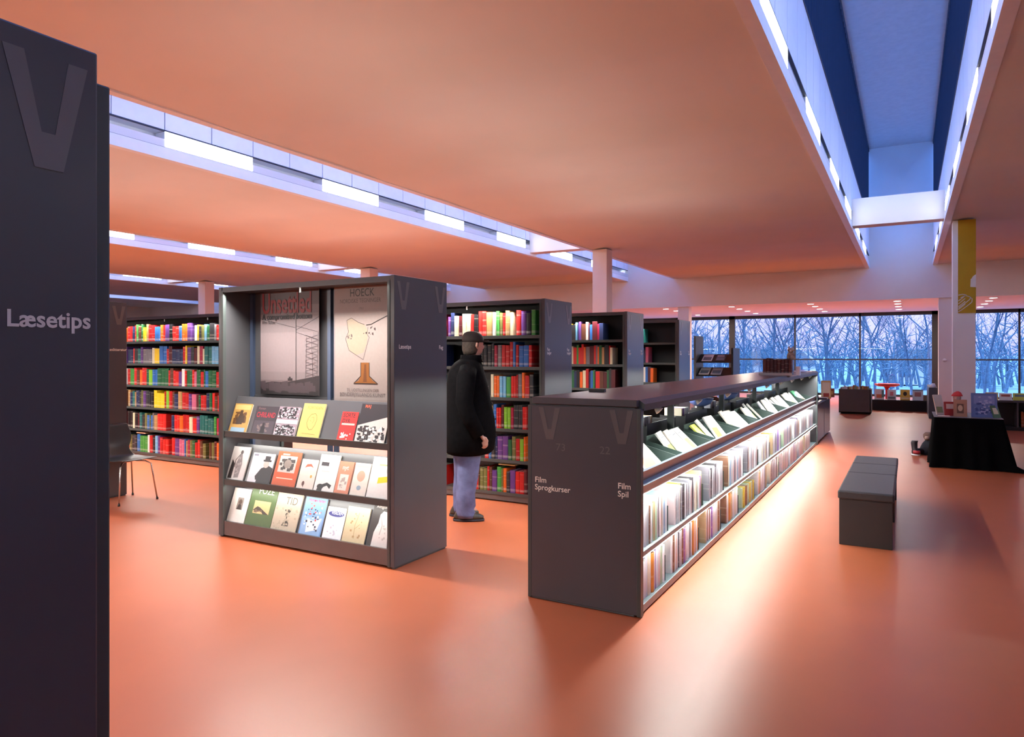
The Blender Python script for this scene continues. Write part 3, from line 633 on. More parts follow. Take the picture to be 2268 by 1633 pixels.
cover(-4.265, -4.085, .25, Z2, [('r', 'E8DCD0', 0, 0, 1, 1), ('p', 'D06048', [(.25, .72), (.35, .84), (.6, .86), (.78, .74), (.6, .78), (.4, .76)]), ('e', '5A2C28', .36, .22, .08, .08), ('e', 'C89C38', .74, .46, .06, .05), ('l', '6A4A44', [(.36, .22), (.4, .1)], .006)], 'E8DCD0', 'cream book with a red cap drawing on the ' + T2)
cover(-4.075, -3.865, .302, Z2, [('r', 'F0EEEA', 0, 0, 1, 1), ('r', '38343A', .12, .70, .5, .80), ('p', '1A1618', [(.12, 0), (.4, 0), (.42, .14), (.62, .20), (.78, .12), (.84, .22), (.6, .28), (.2, .18)]), ('e', '1A1618', .3, .16, .16, .07), ('r', 'C8C4C0', .2, .55, .6, .57)], 'F0EEEA', 'white book with a black creature along its foot on the ' + T2)
cover(-3.86, -3.715, .262, Z2, [('r', 'D88A6C', 0, 0, 1, 1), ('r', 'F0E0D4', .2, .15, .8, .62), ('t', 'F0E0D4', 'nyt', .25, .76, .05, .01, 1), ('n', 'B0A49C', .25, .2, .75, .55, 12, .14, 30)], 'D88A6C', 'salmon pink book with a pale photo panel on the ' + T2, .014)
cover(-3.70, -3.545, .262, Z2, [('r', 'E8E0D4', 0, 0, 1, 1), ('e', 'D8A890', .5, .62, .25, .16), ('e', '90A8B8', .5, .28, .14, .07), ('l', 'C8B8A8', [(.1, .9), (.9, .9)], .006)], 'E8E0D4', 'slim cream book with faint round drawings on the ' + T2, .014)
cover(-3.535, -3.305, .32, Z2, [('r', 'F0EFEA', 0, 0, 1, 1), ('p', 'E8D818', [(.35, .38), (1, .46), (1, .60), (.35, .52)]), ('r', 'A8B888', .3, .8, .7, .84), ('e', 'C8C8C0', .75, .7, .12, .08)], 'F0EFEA', 'tall white book with a yellow streak, last on the ' + T2)
cover(-5.10, -4.885, .30, Z3, [('r', 'E8E2DA', 0, 0, 1, 1), ('r', '8A8078', .36, .40, .70, .74), ('e', '5A4A40', .53, .62, .1, .07), ('p', '3A302C', [(.40, .40), (.66, .40), (.6, .55), (.46, .55)]), ('r', 'C8BCB0', .3, .86, .78, .89)], 'E8E2DA', 'off white book with a tiny centred portrait, leftmost on the ' + T3)
cover(-4.875, -4.565, .33, Z3, [('r', '46602A', 0, 0, 1, 1), ('t', 'D8D8C0', 'POZE', .26, .84, .075, 0, 1), ('r', 'C8B078', .20, .34, .82, .66), ('p', '3A2C1C', [(.20, .42), (.34, .52), (.44, .50), (.82, .34), (.6, .34), (.5, .42), (.3, .38)]), ('n', '6A5438', .24, .36, .6, .46, 10, .1, 31)], '46602A', 'large green book with a sepia landscape photo on the ' + T3)
cover(-4.56, -4.275, .31, Z3, [('r', 'B8AE98', 0, 0, 1, 1), ('t', '5A5448', 'TID', .36, .72, .085, 0, 1), ('p', '3A342C', [(.42, .58), (.66, .60), (.64, .54), (.52, .36), (.66, .24), (.66, .16), (.40, .16), (.44, .24), (.56, .34), (.46, .46), (.54, .54), (.42, .54)]), ('n', 'A89E88', 0, 0, 1, .7, 30, .1, 33)], 'B8AE98', 'beige book with a dark twisted figure under a short title on the ' + T3)
cover(-4.24, -4.005, .305, Z3, [('r', '6C98D0', 0, 0, 1, 1), ('r', '88B0DC', .05, .05, .95, .5), ('p', 'E8ECF4', [(.3, .1), (.8, .2), (.9, .5), (.6, .4), (.25, .45)]), ('n', '1C2440', .15, .15, .85, .75, 20, .09, 35), ('n', 'D84838', .2, .2, .9, .95, 12, .07, 36), ('n', 'F0F0F0', .1, .2, .9, .8, 18, .08, 37), ('t', '9C3058', 'Himlen falder', .15, .90, .033, .01, 1)], '6C98D0', 'sky blue children\'s book scattered with small figures on the ' + T3)
cover(-3.985, -3.79, .255, Z3, [('r', 'ECECF0', 0, 0, 1, 1), ('e', '2C3078', .5, .80, .42, .09), ('t', 'E8E8F0', 'VERDEN', .24, .78, .036, .01, .9), ('n', 'C0C0D0', .2, .1, .8, .5, 12, .1, 38), ('l', 'A8A8C0', [(.1, .06), (.9, .06)], .004)], 'ECECF0', 'small white book with a navy oval on the ' + T3, .018)
cover(-3.78, -3.555, .28, Z3, [('r', 'CDBE98', 0, 0, 1, 1), ('n', 'A8885C', .2, .1, .8, .9, 14, .09, 40), ('l', 'B09C70', [(.5, .15), (.45, .5), (.55, .85)], .006), ('l', 'B09C70', [(.46, .4), (.66, .55)], .005)], 'CDBE98', 'sand coloured book with faint sketches on the ' + T3)
cover(-3.53, -3.305, .335, Z3, [('r', '2C2624', 0, 0, 1, 1), ('p', 'D8D4D0', [(.18, .02), (.88, .02), (.80, .30), (.92, .40), (.74, .52), (.78, .68), (.66, .80), (.46, .82), (.34, .74), (.32, .56), (.20, .34)]), ('l', 'A8A29E', [(.4, .7), (.5, .5), (.45, .3)], .008), ('n', 'B8B2AE', .3, .1, .8, .7, 10, .09, 41), ('t', 'C8C0B8', 'Antigone', .12, .88, .035, 0, .9)], '2C2624', 'black book with a pale marble statue, last on the ' + T3, .024)

# ================================================================== LOW UNIT
lr = empty('low_shelf_unit', (-1.745, LY0, 0), 'long low dark grey media unit with lit shelves, lettered Film on its end', 'shelf unit')
lo_ = Matrix.Translation((1.745, -LY0, 0))
def lp(mb, nm, mat, bevel=0, par=None):
    o = mb.build(nm, mat, par or lr, bevel)
    if not par: o.matrix_parent_inverse = lo_
    return o
for (a, c) in ((LY0, LY0 + .035), (LY1 - .035, LY1)):
    b = MB(); b.box(LX0, LX1 - .012, a, c, .012, 1.235); b.box(LX0 + .01, LX1 - .03, a + .006, c - .004, 0, .012); lp(b, 'end_panel', GREY, .004)
    for q in (LX1 - .014, LX0 - .012):
        b = MB(); b.box(q, q + .026, a - .002, c + .012, .006, 1.235); lp(b, 'edge_post', GREYI, .003)
b = MB(); b.box(LX0 + .02, LX1 - .012, LY0 - .004, LY1 + .004, 1.245, 1.287); b.box(LX0 + .03, LX1 - .03, LY0 + .02, LY1 - .02, 1.23, 1.246)
lp(b, 'worktop', GREY, .003)
for sg, X in ((1, LX1), (-1, LX0)):
    b = MB(); b.add([(X - sg * .012, LY0 + .04, 1.286), (X + sg * .022, LY0 + .04, 1.262), (X + sg * .018, LY0 + .04, 1.222), (X - sg * .02, LY0 + .04, 1.228)] + [(X - sg * .012, LY1, 1.286), (X + sg * .022, LY1, 1.262), (X + sg * .018, LY1, 1.222), (X - sg * .02, LY1, 1.228)],
                   [(0, 1, 5, 4), (1, 2, 6, 5), (2, 3, 7, 6), (3, 0, 4, 7), (0, 3, 2, 1), (4, 5, 6, 7)]); lp(b, 'canopy_fascia', GREYI)
    def sx(a): return X - sg * a
    def bb(mb, a, c, y0, y1, z0, z1, m=0): mb.box(min(sx(a), sx(c)), max(sx(a), sx(c)), y0, y1, z0, z1, m)
    ya, yb = LY0 + .04, LY1 - .04
    b = MB(); bb(b, .03, .36, ya, yb, .725, .745); lp(b, 'trough_floor', GREYI)
    b = MB()
    def prof(pts):
        n = len(pts); b.add([(sx(a), ya, z) for a, z in pts] + [(sx(a), yb, z) for a, z in pts], [tuple(range(n)), tuple(range(n, 2 * n))[::-1]] + [(i, i + n, (i + 1) % n + n, (i + 1) % n) for i in range(n)])
    prof([(.012, .862), (.004, .852), (.030, .785), (.004, .765), (.026, .700), (.040, .700), (.030, .760), (.045, .785)])
    lp(b, 'trough_lip', pm('brushed_grey_metal', (.16, .18, .21), .34, metal=.3, noise=.03))
    for z in (.368, .050):
        b = MB(); bb(b, .008, .35, ya, yb, z - .02, z); bb(b, .002, .012, ya, yb, z - .03 if z > .1 else .012, z + .004); lp(b, 'shelf', pm('lit_shelf_metal', (.30, .36, .34), .35))  # paler copy of the shelf grey, with the strong shelf light painted in
    b = MB(); bb(b, .03, .05, ya, yb, .0, .035); lp(b, 'plinth', PLINTH)
    for k in range(9):
        yk = ya + .5 + k * 1.02
        b = MB(); b.tube([(sx(.06), yk, 1.228), (sx(.06), yk, 1.20), (sx(.045), yk, 1.185)], [.018, .022, .030], 10); lp(b, 'spot_lamp', pm('lamp_housing', (.7, .72, .7), .4))
b = MB(); b.box(-1.757, -1.733, LY0 + .03, LY1 - .03, .05, .78); lp(b, 'back_panel', GREYI)
for k in range(1, 5):
    yk = LY0 + (LY1 - LY0) * k / 5; b = MB(); b.box(-1.77, -1.72, yk - .015, yk + .015, .78, 1.235); lp(b, 'upright', GREYI)
for body, x, z in (('Film\nSprogkurser', -2.072, .745), ('Film\nSpil', -1.512, .755)):
    o = lettering(lr, body, (x, LY0, z), (1, 0, 0), (0, 0, 1), .050, line=.95); o.matrix_parent_inverse = lo_
for body, x in (('73', -1.925), ('22', -1.63)):
    b = MB(); add_text(b, body, (x, LY0 - .001, .955), (1, 0, 0), (0, 0, 1), .065, 0, 0, 1.1); o = b.build('number_mark', pm('faint_number', (.135, .128, .128), .4), lr); o.matrix_parent_inverse = lo_  # numerals in a tone slightly lighter than the panel
for x in (-2.045, -1.565):
    v_shape(lr, (x, LY0, 1.222), (1, 0, 0), (0, 0, 1), .15, .20).matrix_parent_inverse = lo_

CP = [('white', 'ECE8E8'), ('white', 'E4E4E8'), ('pale grey', 'BCBCC0'), ('cream', 'E4D8C0'), ('pale pink', 'E4C8C8'), ('beige', 'C8AC84'), ('orange', 'DC8C3C'), ('grey', '88848C'), ('purple', '8C64B4'), ('yellow', 'DCCC50'), ('pale green', 'B8D0B0'), ('dark grey', '4C484C'), ('light blue', 'A0BCD8'), ('brown', '84604C')]
CW = [16, 12, 8, 6, 5, 3.5, 1.6, 5, 1.2, .15, 2, 3.5, 2.5, 2.5]
farspec = []
BEND = pm('bookend_green_grey', (.045, .07, .062), .5)
BO = ['', 'nearest', 'second', 'third', 'fourth', 'fifth', 'sixth', 'seventh', 'eighth', 'ninth', 'tenth', 'eleventh', 'twelfth', 'thirteenth']
for row_, z, lens in (('middle shelf', .369, [.58, .72, .50, .62, .55, .48, .60, .70, .5, .6, .6]), ('bottom shelf', .051, [.52, .66, .50, .45, .55, .5, .62, .5, .6, .5, .6])):
    y = LY0 + .06; ci = 0
    for L in lens:
        ci += 1; y1 = min(y + L, LY1 - .06); cnt = 0; seen = {}
        while y < y1:
            wd = R.choice([.018, .022, .026, .030, .036, .044]); c = R.choices(CP, CW)[0]; hg = R.uniform(.235, .275)
            if row_ == 'bottom shelf' and ci == 5: c = R.choice([('yellow', 'DCCC50'), ('pale green', 'B8D0B0'), ('brown', '84604C')]); hg = .2
            if y + wd > LY1 - .05: break
            if ci <= 7:
                o = place(case, 'dvd_case', LX1 - .022 - R.uniform(0, .012), y, z, wd - .0012, .19, hg, c[1], rz=PI / 2)
                seen[c[0]] = seen.get(c[0], 0) + 1
                tag(o, '%s %s case in the %s cluster on the %s of the low unit' % (ORD[min(20, seen[c[0]])], c[0], BO[ci], row_), 'media case', 'media cases on the low unit')
            else: farspec.append((y, wd, z, hg, c[0]))
            y += wd
        o_y = y + .012
        if o_y < LY1 - .2:
            b = MB(); b.box(-1.57, LX1 - .026, 0, .002, 0, .17); b.box(-1.57, LX1 - .035, -.10, .0, 0, .002)
            o = b.build('bookend', BEND, loc=(0, o_y, z + .0005)); tag(o, 'dark green grey bookend after the %s cluster on the %s of the low unit' % (BO[ci], row_), 'bookend', 'bookends in the low unit')
        y = o_y + R.uniform(.16, .26)
b = MB(); cm = [n for n, _ in CP]; 
uq = []; [uq.append(c) for c in CP if c[0] not in [u[0] for u in uq]]
for (y, wd, z, hg, cn) in farspec: b.box(LX1 - .215, LX1 - .025, y, y + wd - .001, z, z + hg, [u[0] for u in uq].index(cn))
tag(b.build('media_case_row', [ink(u[1], .35) for u in uq]), 'pale media cases at the far end of the low unit\'s lit shelves', 'media cases', kind='stuff')
b = MB(); y = LY0 + .1
while y < LY1 - .1:
    wd = R.uniform(.02, .04); 
    if R.random() < .85:
        b.box(LX0 + .03, LX0 + .21, y, y + wd - .001, .37, .37 + R.uniform(.22, .27), R.randrange(len(uq))); b.box(LX0 + .03, LX0 + .21, y, y + wd - .001, .052, .052 + R.uniform(.22, .27), R.randrange(len(uq)))
    y += wd
tag(b.build('media_case_row', [ink(u[1], .35) for u in uq]), 'media cases on the far side of the low unit', 'media cases', kind='stuff')
# sloping bins with sleeves along the trough
WORDS = 'one two three four five six seven eight nine'.split()
sl_n = 0
for k in range(9):
    yb_ = LY0 + .08 + k * 1.005
    b = MB(); b.prism([(-1.70, 0), (LX1 - .05, 0), (LX1 - .05, .10), (-1.70, .17)], 0, .006); b.prism([(-1.70, 0), (LX1 - .05, 0), (LX1 - .05, .10), (-1.70, .17)], .84, .846); b.box(-1.706, -1.70, 0, .846, 0, .20)
    b.box(-1.70, LX1 - .05, 0, .846, 0, .004)
    tag(b.build('browser_tray', BEND, loc=(0, yb_, .7455)), '%s dark green grey sloping tray from the lettered end of the low unit' % (ORD[k + 1]), 'tray', 'trays in the low unit')
    cur = yb_ + .02; n_it = [4, 4, 4, 4, 4, 4, 4, 4, 3][k]
    for q in range(n_it):
        base = R.choice(['D0CCC8', 'D4D0CC', 'C4C0C8', 'CCC2B8']) if k not in (8,) else R.choice(['7CC8A0', 'E8ECE8', '4CA070'])
        wd_ = R.uniform(.135, .19); hg = R.uniform(.22, .27)
        items = [('n', R.choice(['A8B4BC', 'B4A4AC', 'C8A47C', '8C949C']), .1, .1, .9, .9, 10, .2, R.randrange(999)), ('r', R.choice(['D07C3C', '9CB048', 'C8C0C8', '6C84A8', 'D8D0C8', 'C8C0C8']), .12, R.uniform(.12, .3), .88, R.uniform(.4, .6)), ('l', '6C6870', [(.15, .8), (.8, .82)], .008)]
        if k == 0 and q == 2: items = [('r', 'D88C4C', .1, .08, .9, .55), ('n', 'F0E8E0', .15, .6, .9, .9, 8, .2, 5)]
        if k == 2 and q == 0: base = 'C0C458'
        wd_ = wd_ * 1.2; hg = hg * 1.08; lean = math.radians(R.uniform(36, 48)); x_ = LX1 - .075 - R.uniform(0, .03)
        o = art_object('sleeve', wd_, hg, .014, items, (x_, cur, .7455 + .02 + R.uniform(0, .012)), lean, 'white printed media sleeve leaning in the low unit, %s in the %s tray' % (ORD[q + 1], ORD[k + 1]), 'media sleeve', 'sleeves leaning in the trays', rz=PI / 2 + R.uniform(-.12, .22), base=base)
        o.rotation_euler.y = 0
        if k == 0 and q == 2: o['label'] = 'white media sleeve with an orange panel leaning in the tray by the lettered end'
        if k == 2 and q == 0: o['label'] = 'yellow green media sleeve leaning first in the third tray of the low unit'
        cur += wd_ * .84 + .014
# far side trays and what shows through
for k in range(8):
    b = MB(); yb_ = LY0 + .3 + k * 1.1; b.box(LX0 + .06, LX0 + .30, 0, .80, 0, .004); b.box(LX0 + .06, LX0 + .30, 0, .006, 0, .24); b.box(LX0 + .06, LX0 + .30, .794, .80, 0, .24); b.box(LX0 + .30, LX0 + .306, 0, .80, 0, .26)
    tag(b.build('browser_tray', BLACK, loc=(0, yb_, .7455)), '%s black upright tray on the far side of the low unit' % ORD[k + 1], 'tray', 'black trays on the far side')
    if k < 4:
        for q in range(5):
            c = R.choices(CP, CW)[0]; o = place(case, 'dvd_case', LX0 + .26, yb_ + .05 + q * .05, .752, .03, .17, .30, c[1], rz=PI / 2)
            tag(o, '%s upright %s case in the %s black tray of the low unit\'s far side' % (ORD[q + 1], c[0], ORD[k + 1]), 'media case', 'cases on the far side of the low unit')
for i, y in enumerate((7.35, 8.55)):
    b = MB(); b.loft([(0, 0, -.085, .05, .05, 0), (0, 0, -.06, .10, .10, 0), (0, 0, -.02, .13, .13, 0), (0, 0, .0, .135, .135, 0)], n=20)
    tag(b.build('bowl', pm('blue_plastic', (.16, .28, .70), .35), loc=(-1.90, y, 1.105)), 'light blue rounded bowl showing through the low unit, %s the lettered end' % ('nearer' if i == 0 else 'further from'), 'bowl', 'blue bowls in the low unit')
    tag(box('bowl_stand', -1.93, -1.87, y - .03, y + .03, .75, 1.02, BLACK), 'black stand under the blue bowl %s the lettered end' % ('nearer' if i == 0 else 'further from'), 'stand', 'bowl stands')

# end cabinets
for i, (a, c) in enumerate(((13.20, 14.35), (14.37, 15.5))):
    root = empty('cabinet', (-1.7, a, 0), ['dark grey base cabinet touching the far end of the low unit', 'dark grey base cabinet closest to the grey book bin'][i], 'cabinet', 'cabinets beyond the low unit')
    b = MB(); b.box(-.41, .30, 0, c - a, .03, .70); b.build('body', GREY, root)
    b = MB(); b.box(.30, .318, .012, c - a - .012, .035, .69); b.build('door', pm('glossy_grey_door', (.16, .14, .17), .18), root, .002)
    b = MB(); b.box(-.36, .26, .03, c - a - .03, 0, .03); b.build('plinth', BLACK, root)
b = MB(); b.box(-2.11, -1.36, 13.17, 15.53, .70, .74); tag(b.build('worktop', GREY, None, .003), 'dark grey worktop over the two base cabinets', 'worktop')
def stand_book(name, x, y, z, wd, ht, th, rz, lean, base, items, label, cat='book', group=None):
    return art_object(name, wd, ht, th, items, (x, y, z), lean, label, cat, group, rz=rz, base=base)
# monitor-like black stand with items on cabinets
root = empty('book_easel', (-1.52, 13.75, .7405), 'black folding easel stand on the cabinet worktop, beside red and yellow books', 'stand')
b = MB(); b.tube([(-.06, -.08, 0), (.05, 0, .42)], .018, 8); b.tube([(.10, -.08, 0), (.05, 0, .42)], .018, 8); b.tube([(.03, .15, 0), (.05, 0, .42)], .014, 8); b.build('frame', BLACK, root)
b = MB(); b.box(-.10, .14, -.09, -.07, .10, .13); b.build('ledge', BLACK, root)
stand_book('book', -1.70, 13.55, .7405, .13, .34, .03, .3, .12, 'C03020', [('r', 'E8A038', .1, .7, .9, .9), ('r', 'F0E0D8', .2, .2, .8, .4)], 'red and orange book upright on the cabinet worktop beside the easel')
stand_book('book', -1.43, 14.35, .7405, .17, .34, .03, .2, .12, 'E0C070', [('r', 'F0E8C0', .1, .1, .9, .9), ('r', 'B04830', .2, .1, .8, .3)], 'yellow book upright on the cabinet worktop behind the easel')
stand_book('book', -1.37, 14.9, .7405, .12, .17, .05, .1, .1, '8A4A30', [('r', 'C0A060', .2, .3, .8, .7)], 'small brown book low on the cabinet worktop near the book bin')
stand_book('document_tray', -1.80, 14.0, .7405, .5, .03, .3, 0, 0, '303438', [], 'flat black tray on the cabinet worktop', 'tray')
# items on the low unit's top: brown block of books with a small cat figure, plus papers
for q in range(8):
    o = place(book, 'book', -1.70 + q * .046, 9.80, 1.2935, .044, .17, R.uniform(.19, .225), R.choice(['5A241C', '6A3428', '4A2020', '6E4434']))
    tag(o, '%s brown book in the row standing on top of the low unit' % ORD[q + 1], 'book', 'brown books on top of the low unit')
b = MB(); b.box(-1.74, -1.27, 9.74, 10.02, 1.2875, 1.2925); b.box(-1.74, -1.32, 9.735, 9.74, 1.2875, 1.32); tag(b.build('tray', pm('cream_tray', (.55, .52, .44), .5)), 'cream tray under the brown books on top of the low unit', 'tray')
root = empty('cat_figure', (-1.36, 9.93, 1.5), 'small tabby cat figure perched on the brown books', 'figurine')
b = MB(); b.loft([(0, 0, -.005, .05, .04, 0), (0, 0, .04, .055, .045, 0), (0, -.005, .08, .045, .038, 0), (0, -.01, .10, .03, .03, 0)], n=14)
b.loft([(0, -.015, .09, .02, .02, 0), (0, -.02, .11, .042, .036, 0), (0, -.02, .135, .042, .036, 0), (0, -.015, .155, .02, .02, 0)], n=14)
for s in (-1, 1): b.add([(s * .038, -.02, .145), (s * .012, -.02, .152), (s * .03, -.015, .185)], [(0, 1, 2)]); b.add([(s * .038, -.01, .145), (s * .012, -.01, .152), (s * .03, -.015, .185)], [(0, 2, 1)])
b.build('body', pm('tabby_plush', (.34, .27, .20), .9, noise=.6, scale=25), root)
b = MB(); b.loft([(0, -.05, .10, .012, .008, 0), (0, -.055, .115, .014, .010, 0), (0, -.05, .125, .008, .006, 0)], n=10); b.build('muzzle', pm('cream_plush', (.7, .62, .5), .9), root)
o = place(case, 'leaflet_stack', -1.32, 9.98, 1.2935, .10, .10, .13, 'ECE4E4'); o.location = (-1.295, 9.86, 1.2875); o.scale = (.05, .1, .12); tag(o, 'white leaflet stack upright beside the brown books on the low unit', 'leaflets')
b = MB(); b.loft([(0, 0, 0, .10, .16, .2), (0, 0, .012, .10, .16, .2), (.02, .02, .035, .04, .08, .3)], n=12); tag(b.build('paper_pile', pm('pale_paper', (.75, .72, .82), .7), loc=(-1.50, 11.9, 1.2875)), 'crumpled pale paper pile near the far end of the low unit top', 'papers')
tag(box('card_holder', -2.02, -1.90, 4.68, 4.72, 1.2875, 1.31, BLACK, None, .002), 'small black card holder lying on the near end of the low unit top', 'card holder')

# ================================================================== MAGAZINE STAND by the windows
root = empty('magazine_stand', (-3.74, 14.4, 0), 'dark magazine stand with tilted magazines between the bookcases and the windows', 'stand')
b = MB(); b.box(-.04, 0, -.3, .3, 0, 1.95); b.build('side_panel', pm('grey_green_panel', (.10, .13, .12), .5), root)
b = MB(); b.box(.70, .74, -.3, .3, 0, 1.70); b.build('side_panel', BLACK, root)
for z in (.55, .85, 1.15, 1.42):
    b = MB(); b.add([(0, -.28, z), (.70, -.28, z), (.70, .1, z + .16), (0, .1, z + .16), (0, -.28, z - .015), (.70, -.28, z - .015), (.70, .1, z + .145), (0, .1, z + .145)], [(0, 1, 2, 3), (4, 7, 6, 5), (0, 4, 5, 1), (1, 5, 6, 2), (2, 6, 7, 3), (3, 7, 4, 0)])
    b.build('sloping_shelf', BLACK, root)
k = 0
for z, xs_ in ((1.42, (.10, .36)), (1.15, (.04, .28)), (.85, (.05, .3))):
    for x_ in xs_:
        k += 1; c = ['E4E0E8', '3C4048', 'E8E4DC', 'C0B8C0', 'D0A0A0', 'E0E0E0'][k - 1]
        art_object('magazine', .20, .27, .006, [('r', '6C7888', .1, .1, .9, .6), ('r', 'D8D4DC', .1, .7, .8, .85)], (-3.74 + x_, 14.4 - .24, z + .025), math.radians(62), '%s magazine on the tilted shelves of the stand by the windows' % ORD[k], 'magazine', 'magazines on the stand', base=c, pages=False)

# ================================================================== BENCH
root = empty('bench', (-.30, 6.30, 0), 'long dark grey upholstered bench with panel supports in the red aisle', 'bench')
BSUP = pm('bench_panel', (.030, .028, .028), .4)
BG = pm('dark_upholstery', (.036, .034, .036), .50, noise=.10, scale=30, bump=.05)
b = MB()
for (a, c) in ((0, 1.05), (1.055, 1.70), (1.705, 2.30)):
    bb_ = MB(); bb_.box(-.205, .205, a, c, .375, .445); bb_.build('seat_cushion', BG, root, .014)
for a in (.012, 1.07, 2.22):
    b = MB(); b.box(-.195, .190, a, a + .06, .0, .375); b.build('support_panel', BSUP, root, .003)
b = MB(); b.box(-.17, .15, .07, 2.22, .335, .375); b.build('under_rail', BLACK, root)

# ================================================================== CLOTHED TABLE
root = empty('tablecloth', (.70, 11.75, 0), 'black floor-length cloth covering the book table by the white column', 'tablecloth')
b = MB()
N = 96; tx0, tx1, ty0, ty1, th_ = -.38, .40, -.40, .62, .695
def rect_pt(t, gx, gy):
    per = [(-1, -1), (1, -1), (1, 1), (-1, 1)]; q = t * 4; i = int(q) % 4; f = q - int(q); a = per[i]; c = per[(i + 1) % 4]
    u = a[0] + (c[0] - a[0]) * f; v = a[1] + (c[1] - a[1]) * f
    return ((tx0 + tx1) / 2 + u * ((tx1 - tx0) / 2 + gx), (ty0 + ty1) / 2 + v * ((ty1 - ty0) / 2 + gy))
levels = 9; vs = []; fs = []
for l in range(levels):
    f = l / (levels - 1); z = th_ * (1 - f) + .006 * f
    for k in range(N):
        t = k / N; g = .004 + .05 * f; wv = .035 * f * (math.sin(t * 2 * PI * 17) * .6 + math.sin(t * 2 * PI * 7 + 1) * .6)
        x, y = rect_pt(t, g + wv, g + wv)
        corner = max(0, 1 - abs((t * 4 - 1) - 0) * 6); 
        if corner > 0: x += corner * .10 * f; y -= corner * .05 * f
        if l == levels - 1 and corner > 0: x += corner * .14; y -= corner * .03
        vs.append((x, y, z))
for l in range(levels - 1):
    for k in range(N): fs.append((l * N + k, l * N + (k + 1) % N, (l + 1) * N + (k + 1) % N, (l + 1) * N + k))
fs.append(tuple(range(N)))
b.add(vs, fs, 0, True); b.build('draped_sides', pm('black_cloth', (.0035, .0035, .004), 1, noise=.2, scale=6, spec=.04), root)
b = MB(); b.box(tx0 - .01, tx1 + .01, ty0 - .01, ty1 + .01, .694, .699); b.build('top_surface', pm('dark_grey_top', (.16, .15, .15), .55), root, .002)
tag(box('table', .34, 1.08, 11.37, 12.35, .64, .692, BLACK), 'table board hidden under the black cloth', 'table')
for i, (x, y) in enumerate(((.38, 11.4), (1.02, 11.4), (.38, 12.28), (1.02, 12.28))):
    b = MB(); b.box(x - .0, x + .04, y, y + .04, 0, .64); o = b.build('leg', BLACK); tt = bpy.data.objects['table']; o.parent = tt
stand_book('picture_board', .62, 11.66, .70, .30, .34, .015, 0, .25, '5C74A4', [('r', '7C8CB8', .1, .55, .9, .9), ('n', 'A8B0CC', .1, .1, .9, .9, 24, .14, 61), ('n', '34487C', .1, .1, .9, .6, 20, .12, 62)], 'blue picture board leaning on the black clothed table', 'board')
bpy.data.objects['picture_board'].location = (.76, 11.55, .70)
stand_book('book', .55, 11.52, .70, .16, .24, .03, 0, .2, 'B08468', [('r', '6A4A38', .25, .2, .75, .75), ('e', 'D0B090', .5, .5, .18, .18)], 'brown framed book standing on the black clothed table')
stand_book('book', .45, 11.60, .70, .15, .20, .03, .25, .2, 'A83430', [('r', 'E8D0C0', .15, .5, .8, .85)], 'red book leaning beside the brown one on the clothed table')
stand_book('book', .36, 11.75, .70, .12, .30, .02, .5, .35, 'D8D4C4', [('r', '8CA070', .1, .1, .8, .4)], 'tall pale book tilted at the column edge of the clothed table')
stand_book('book', 1.02, 11.50, .70, .10, .18, .02, .6, .4, '4C7048', [('r', 'E0D8B0', .1, .3, .8, .8)], 'small green book leaning at the outer edge of the clothed table')
stand_book('leaflet', .36, 11.42, .70, .15, .006, .20, 0, 0, 'C09088', [], 'pink leaflet lying flat on the clothed table', 'leaflet')
root = empty('doll', (.60, 11.72, .70), 'small doll with a red hat sitting among the books on the clothed table', 'doll')
b = MB(); b.loft([(0, 0, 0, .07, .06, 0), (0, 0, .10, .065, .055, 0), (0, 0, .18, .04, .035, 0), (0, 0, .20, .022, .022, 0), (0, 0, .215, .045, .045, 0), (0, 0, .26, .052, .05, 0), (0, 0, .30, .03, .03, 0)], n=14); b.build('body', pm('doll_cloth', (.62, .40, .34), .8, noise=.5, scale=14), root)
b = MB(); b.loft([(0, 0, .275, .070, .065, 0), (0, 0, .29, .066, .06, 0), (.005, 0, .325, .045, .042, 0), (.01, 0, .345, .015, .015, 0)], n=14); b.build('hat', pm('red_felt', (.62, .05, .05), .8), root)
# rag doll sitting on the floor beside the cloth
root = empty('rag_doll', (.22, 12.75, 0), 'brown haired rag doll in dark clothes slumped against the black tablecloth', 'doll')
b = MB(); b.loft([(.06, 0, 0, .12, .11, 0), (.06, 0, .08, .13, .12, 0), (.06, 0, .17, .09, .09, 0), (.05, 0, .22, .04, .04, 0)], n=14); b.tube([(.0, -.04, .05), (-.10, -.12, .06), (-.16, -.16, .04)], [.045, .04, .03], 8); b.build('body', pm('dark_doll_coat', (.02, .02, .03), .9), root)
b = MB(); b.loft([(.05, 0, .22, .04, .04, 0), (.05, 0, .26, .065, .06, 0), (.05, 0, .31, .07, .065, 0), (.05, 0, .345, .04, .04, 0)], n=14); b.build('head', pm('doll_hair', (.20, .12, .10), .9, noise=.4, scale=30), root)
b = MB(); b.loft([(.035, -.05, .24, .03, .02, 0), (.035, -.055, .265, .035, .025, 0), (.035, -.05, .29, .025, .018, 0)], n=10); b.build('face', pm('doll_face', (.55, .38, .32), .8), root)
root = empty('toy_boot', (.10, 12.55, 0), 'small black and red boot with a white sole beside the rag doll', 'boot')
b = MB(); b.loft([(0, 0, .02, .05, .09, .4), (0, 0, .06, .045, .08, .4), (-.015, .03, .10, .04, .045, .4), (-.02, .035, .19, .045, .045, .4), (-.01, .035, .22, .045, .045, .4)], n=14); b.build('upper', pm('boot_black', (.02, .012, .02), .5), root)
b = MB(); b.loft([(.012, -.03, .03, .052, .065, .4), (.012, -.03, .075, .048, .055, .4)], n=14); b.build('red_toe', pm('boot_red', (.40, .02, .03), .5), root)
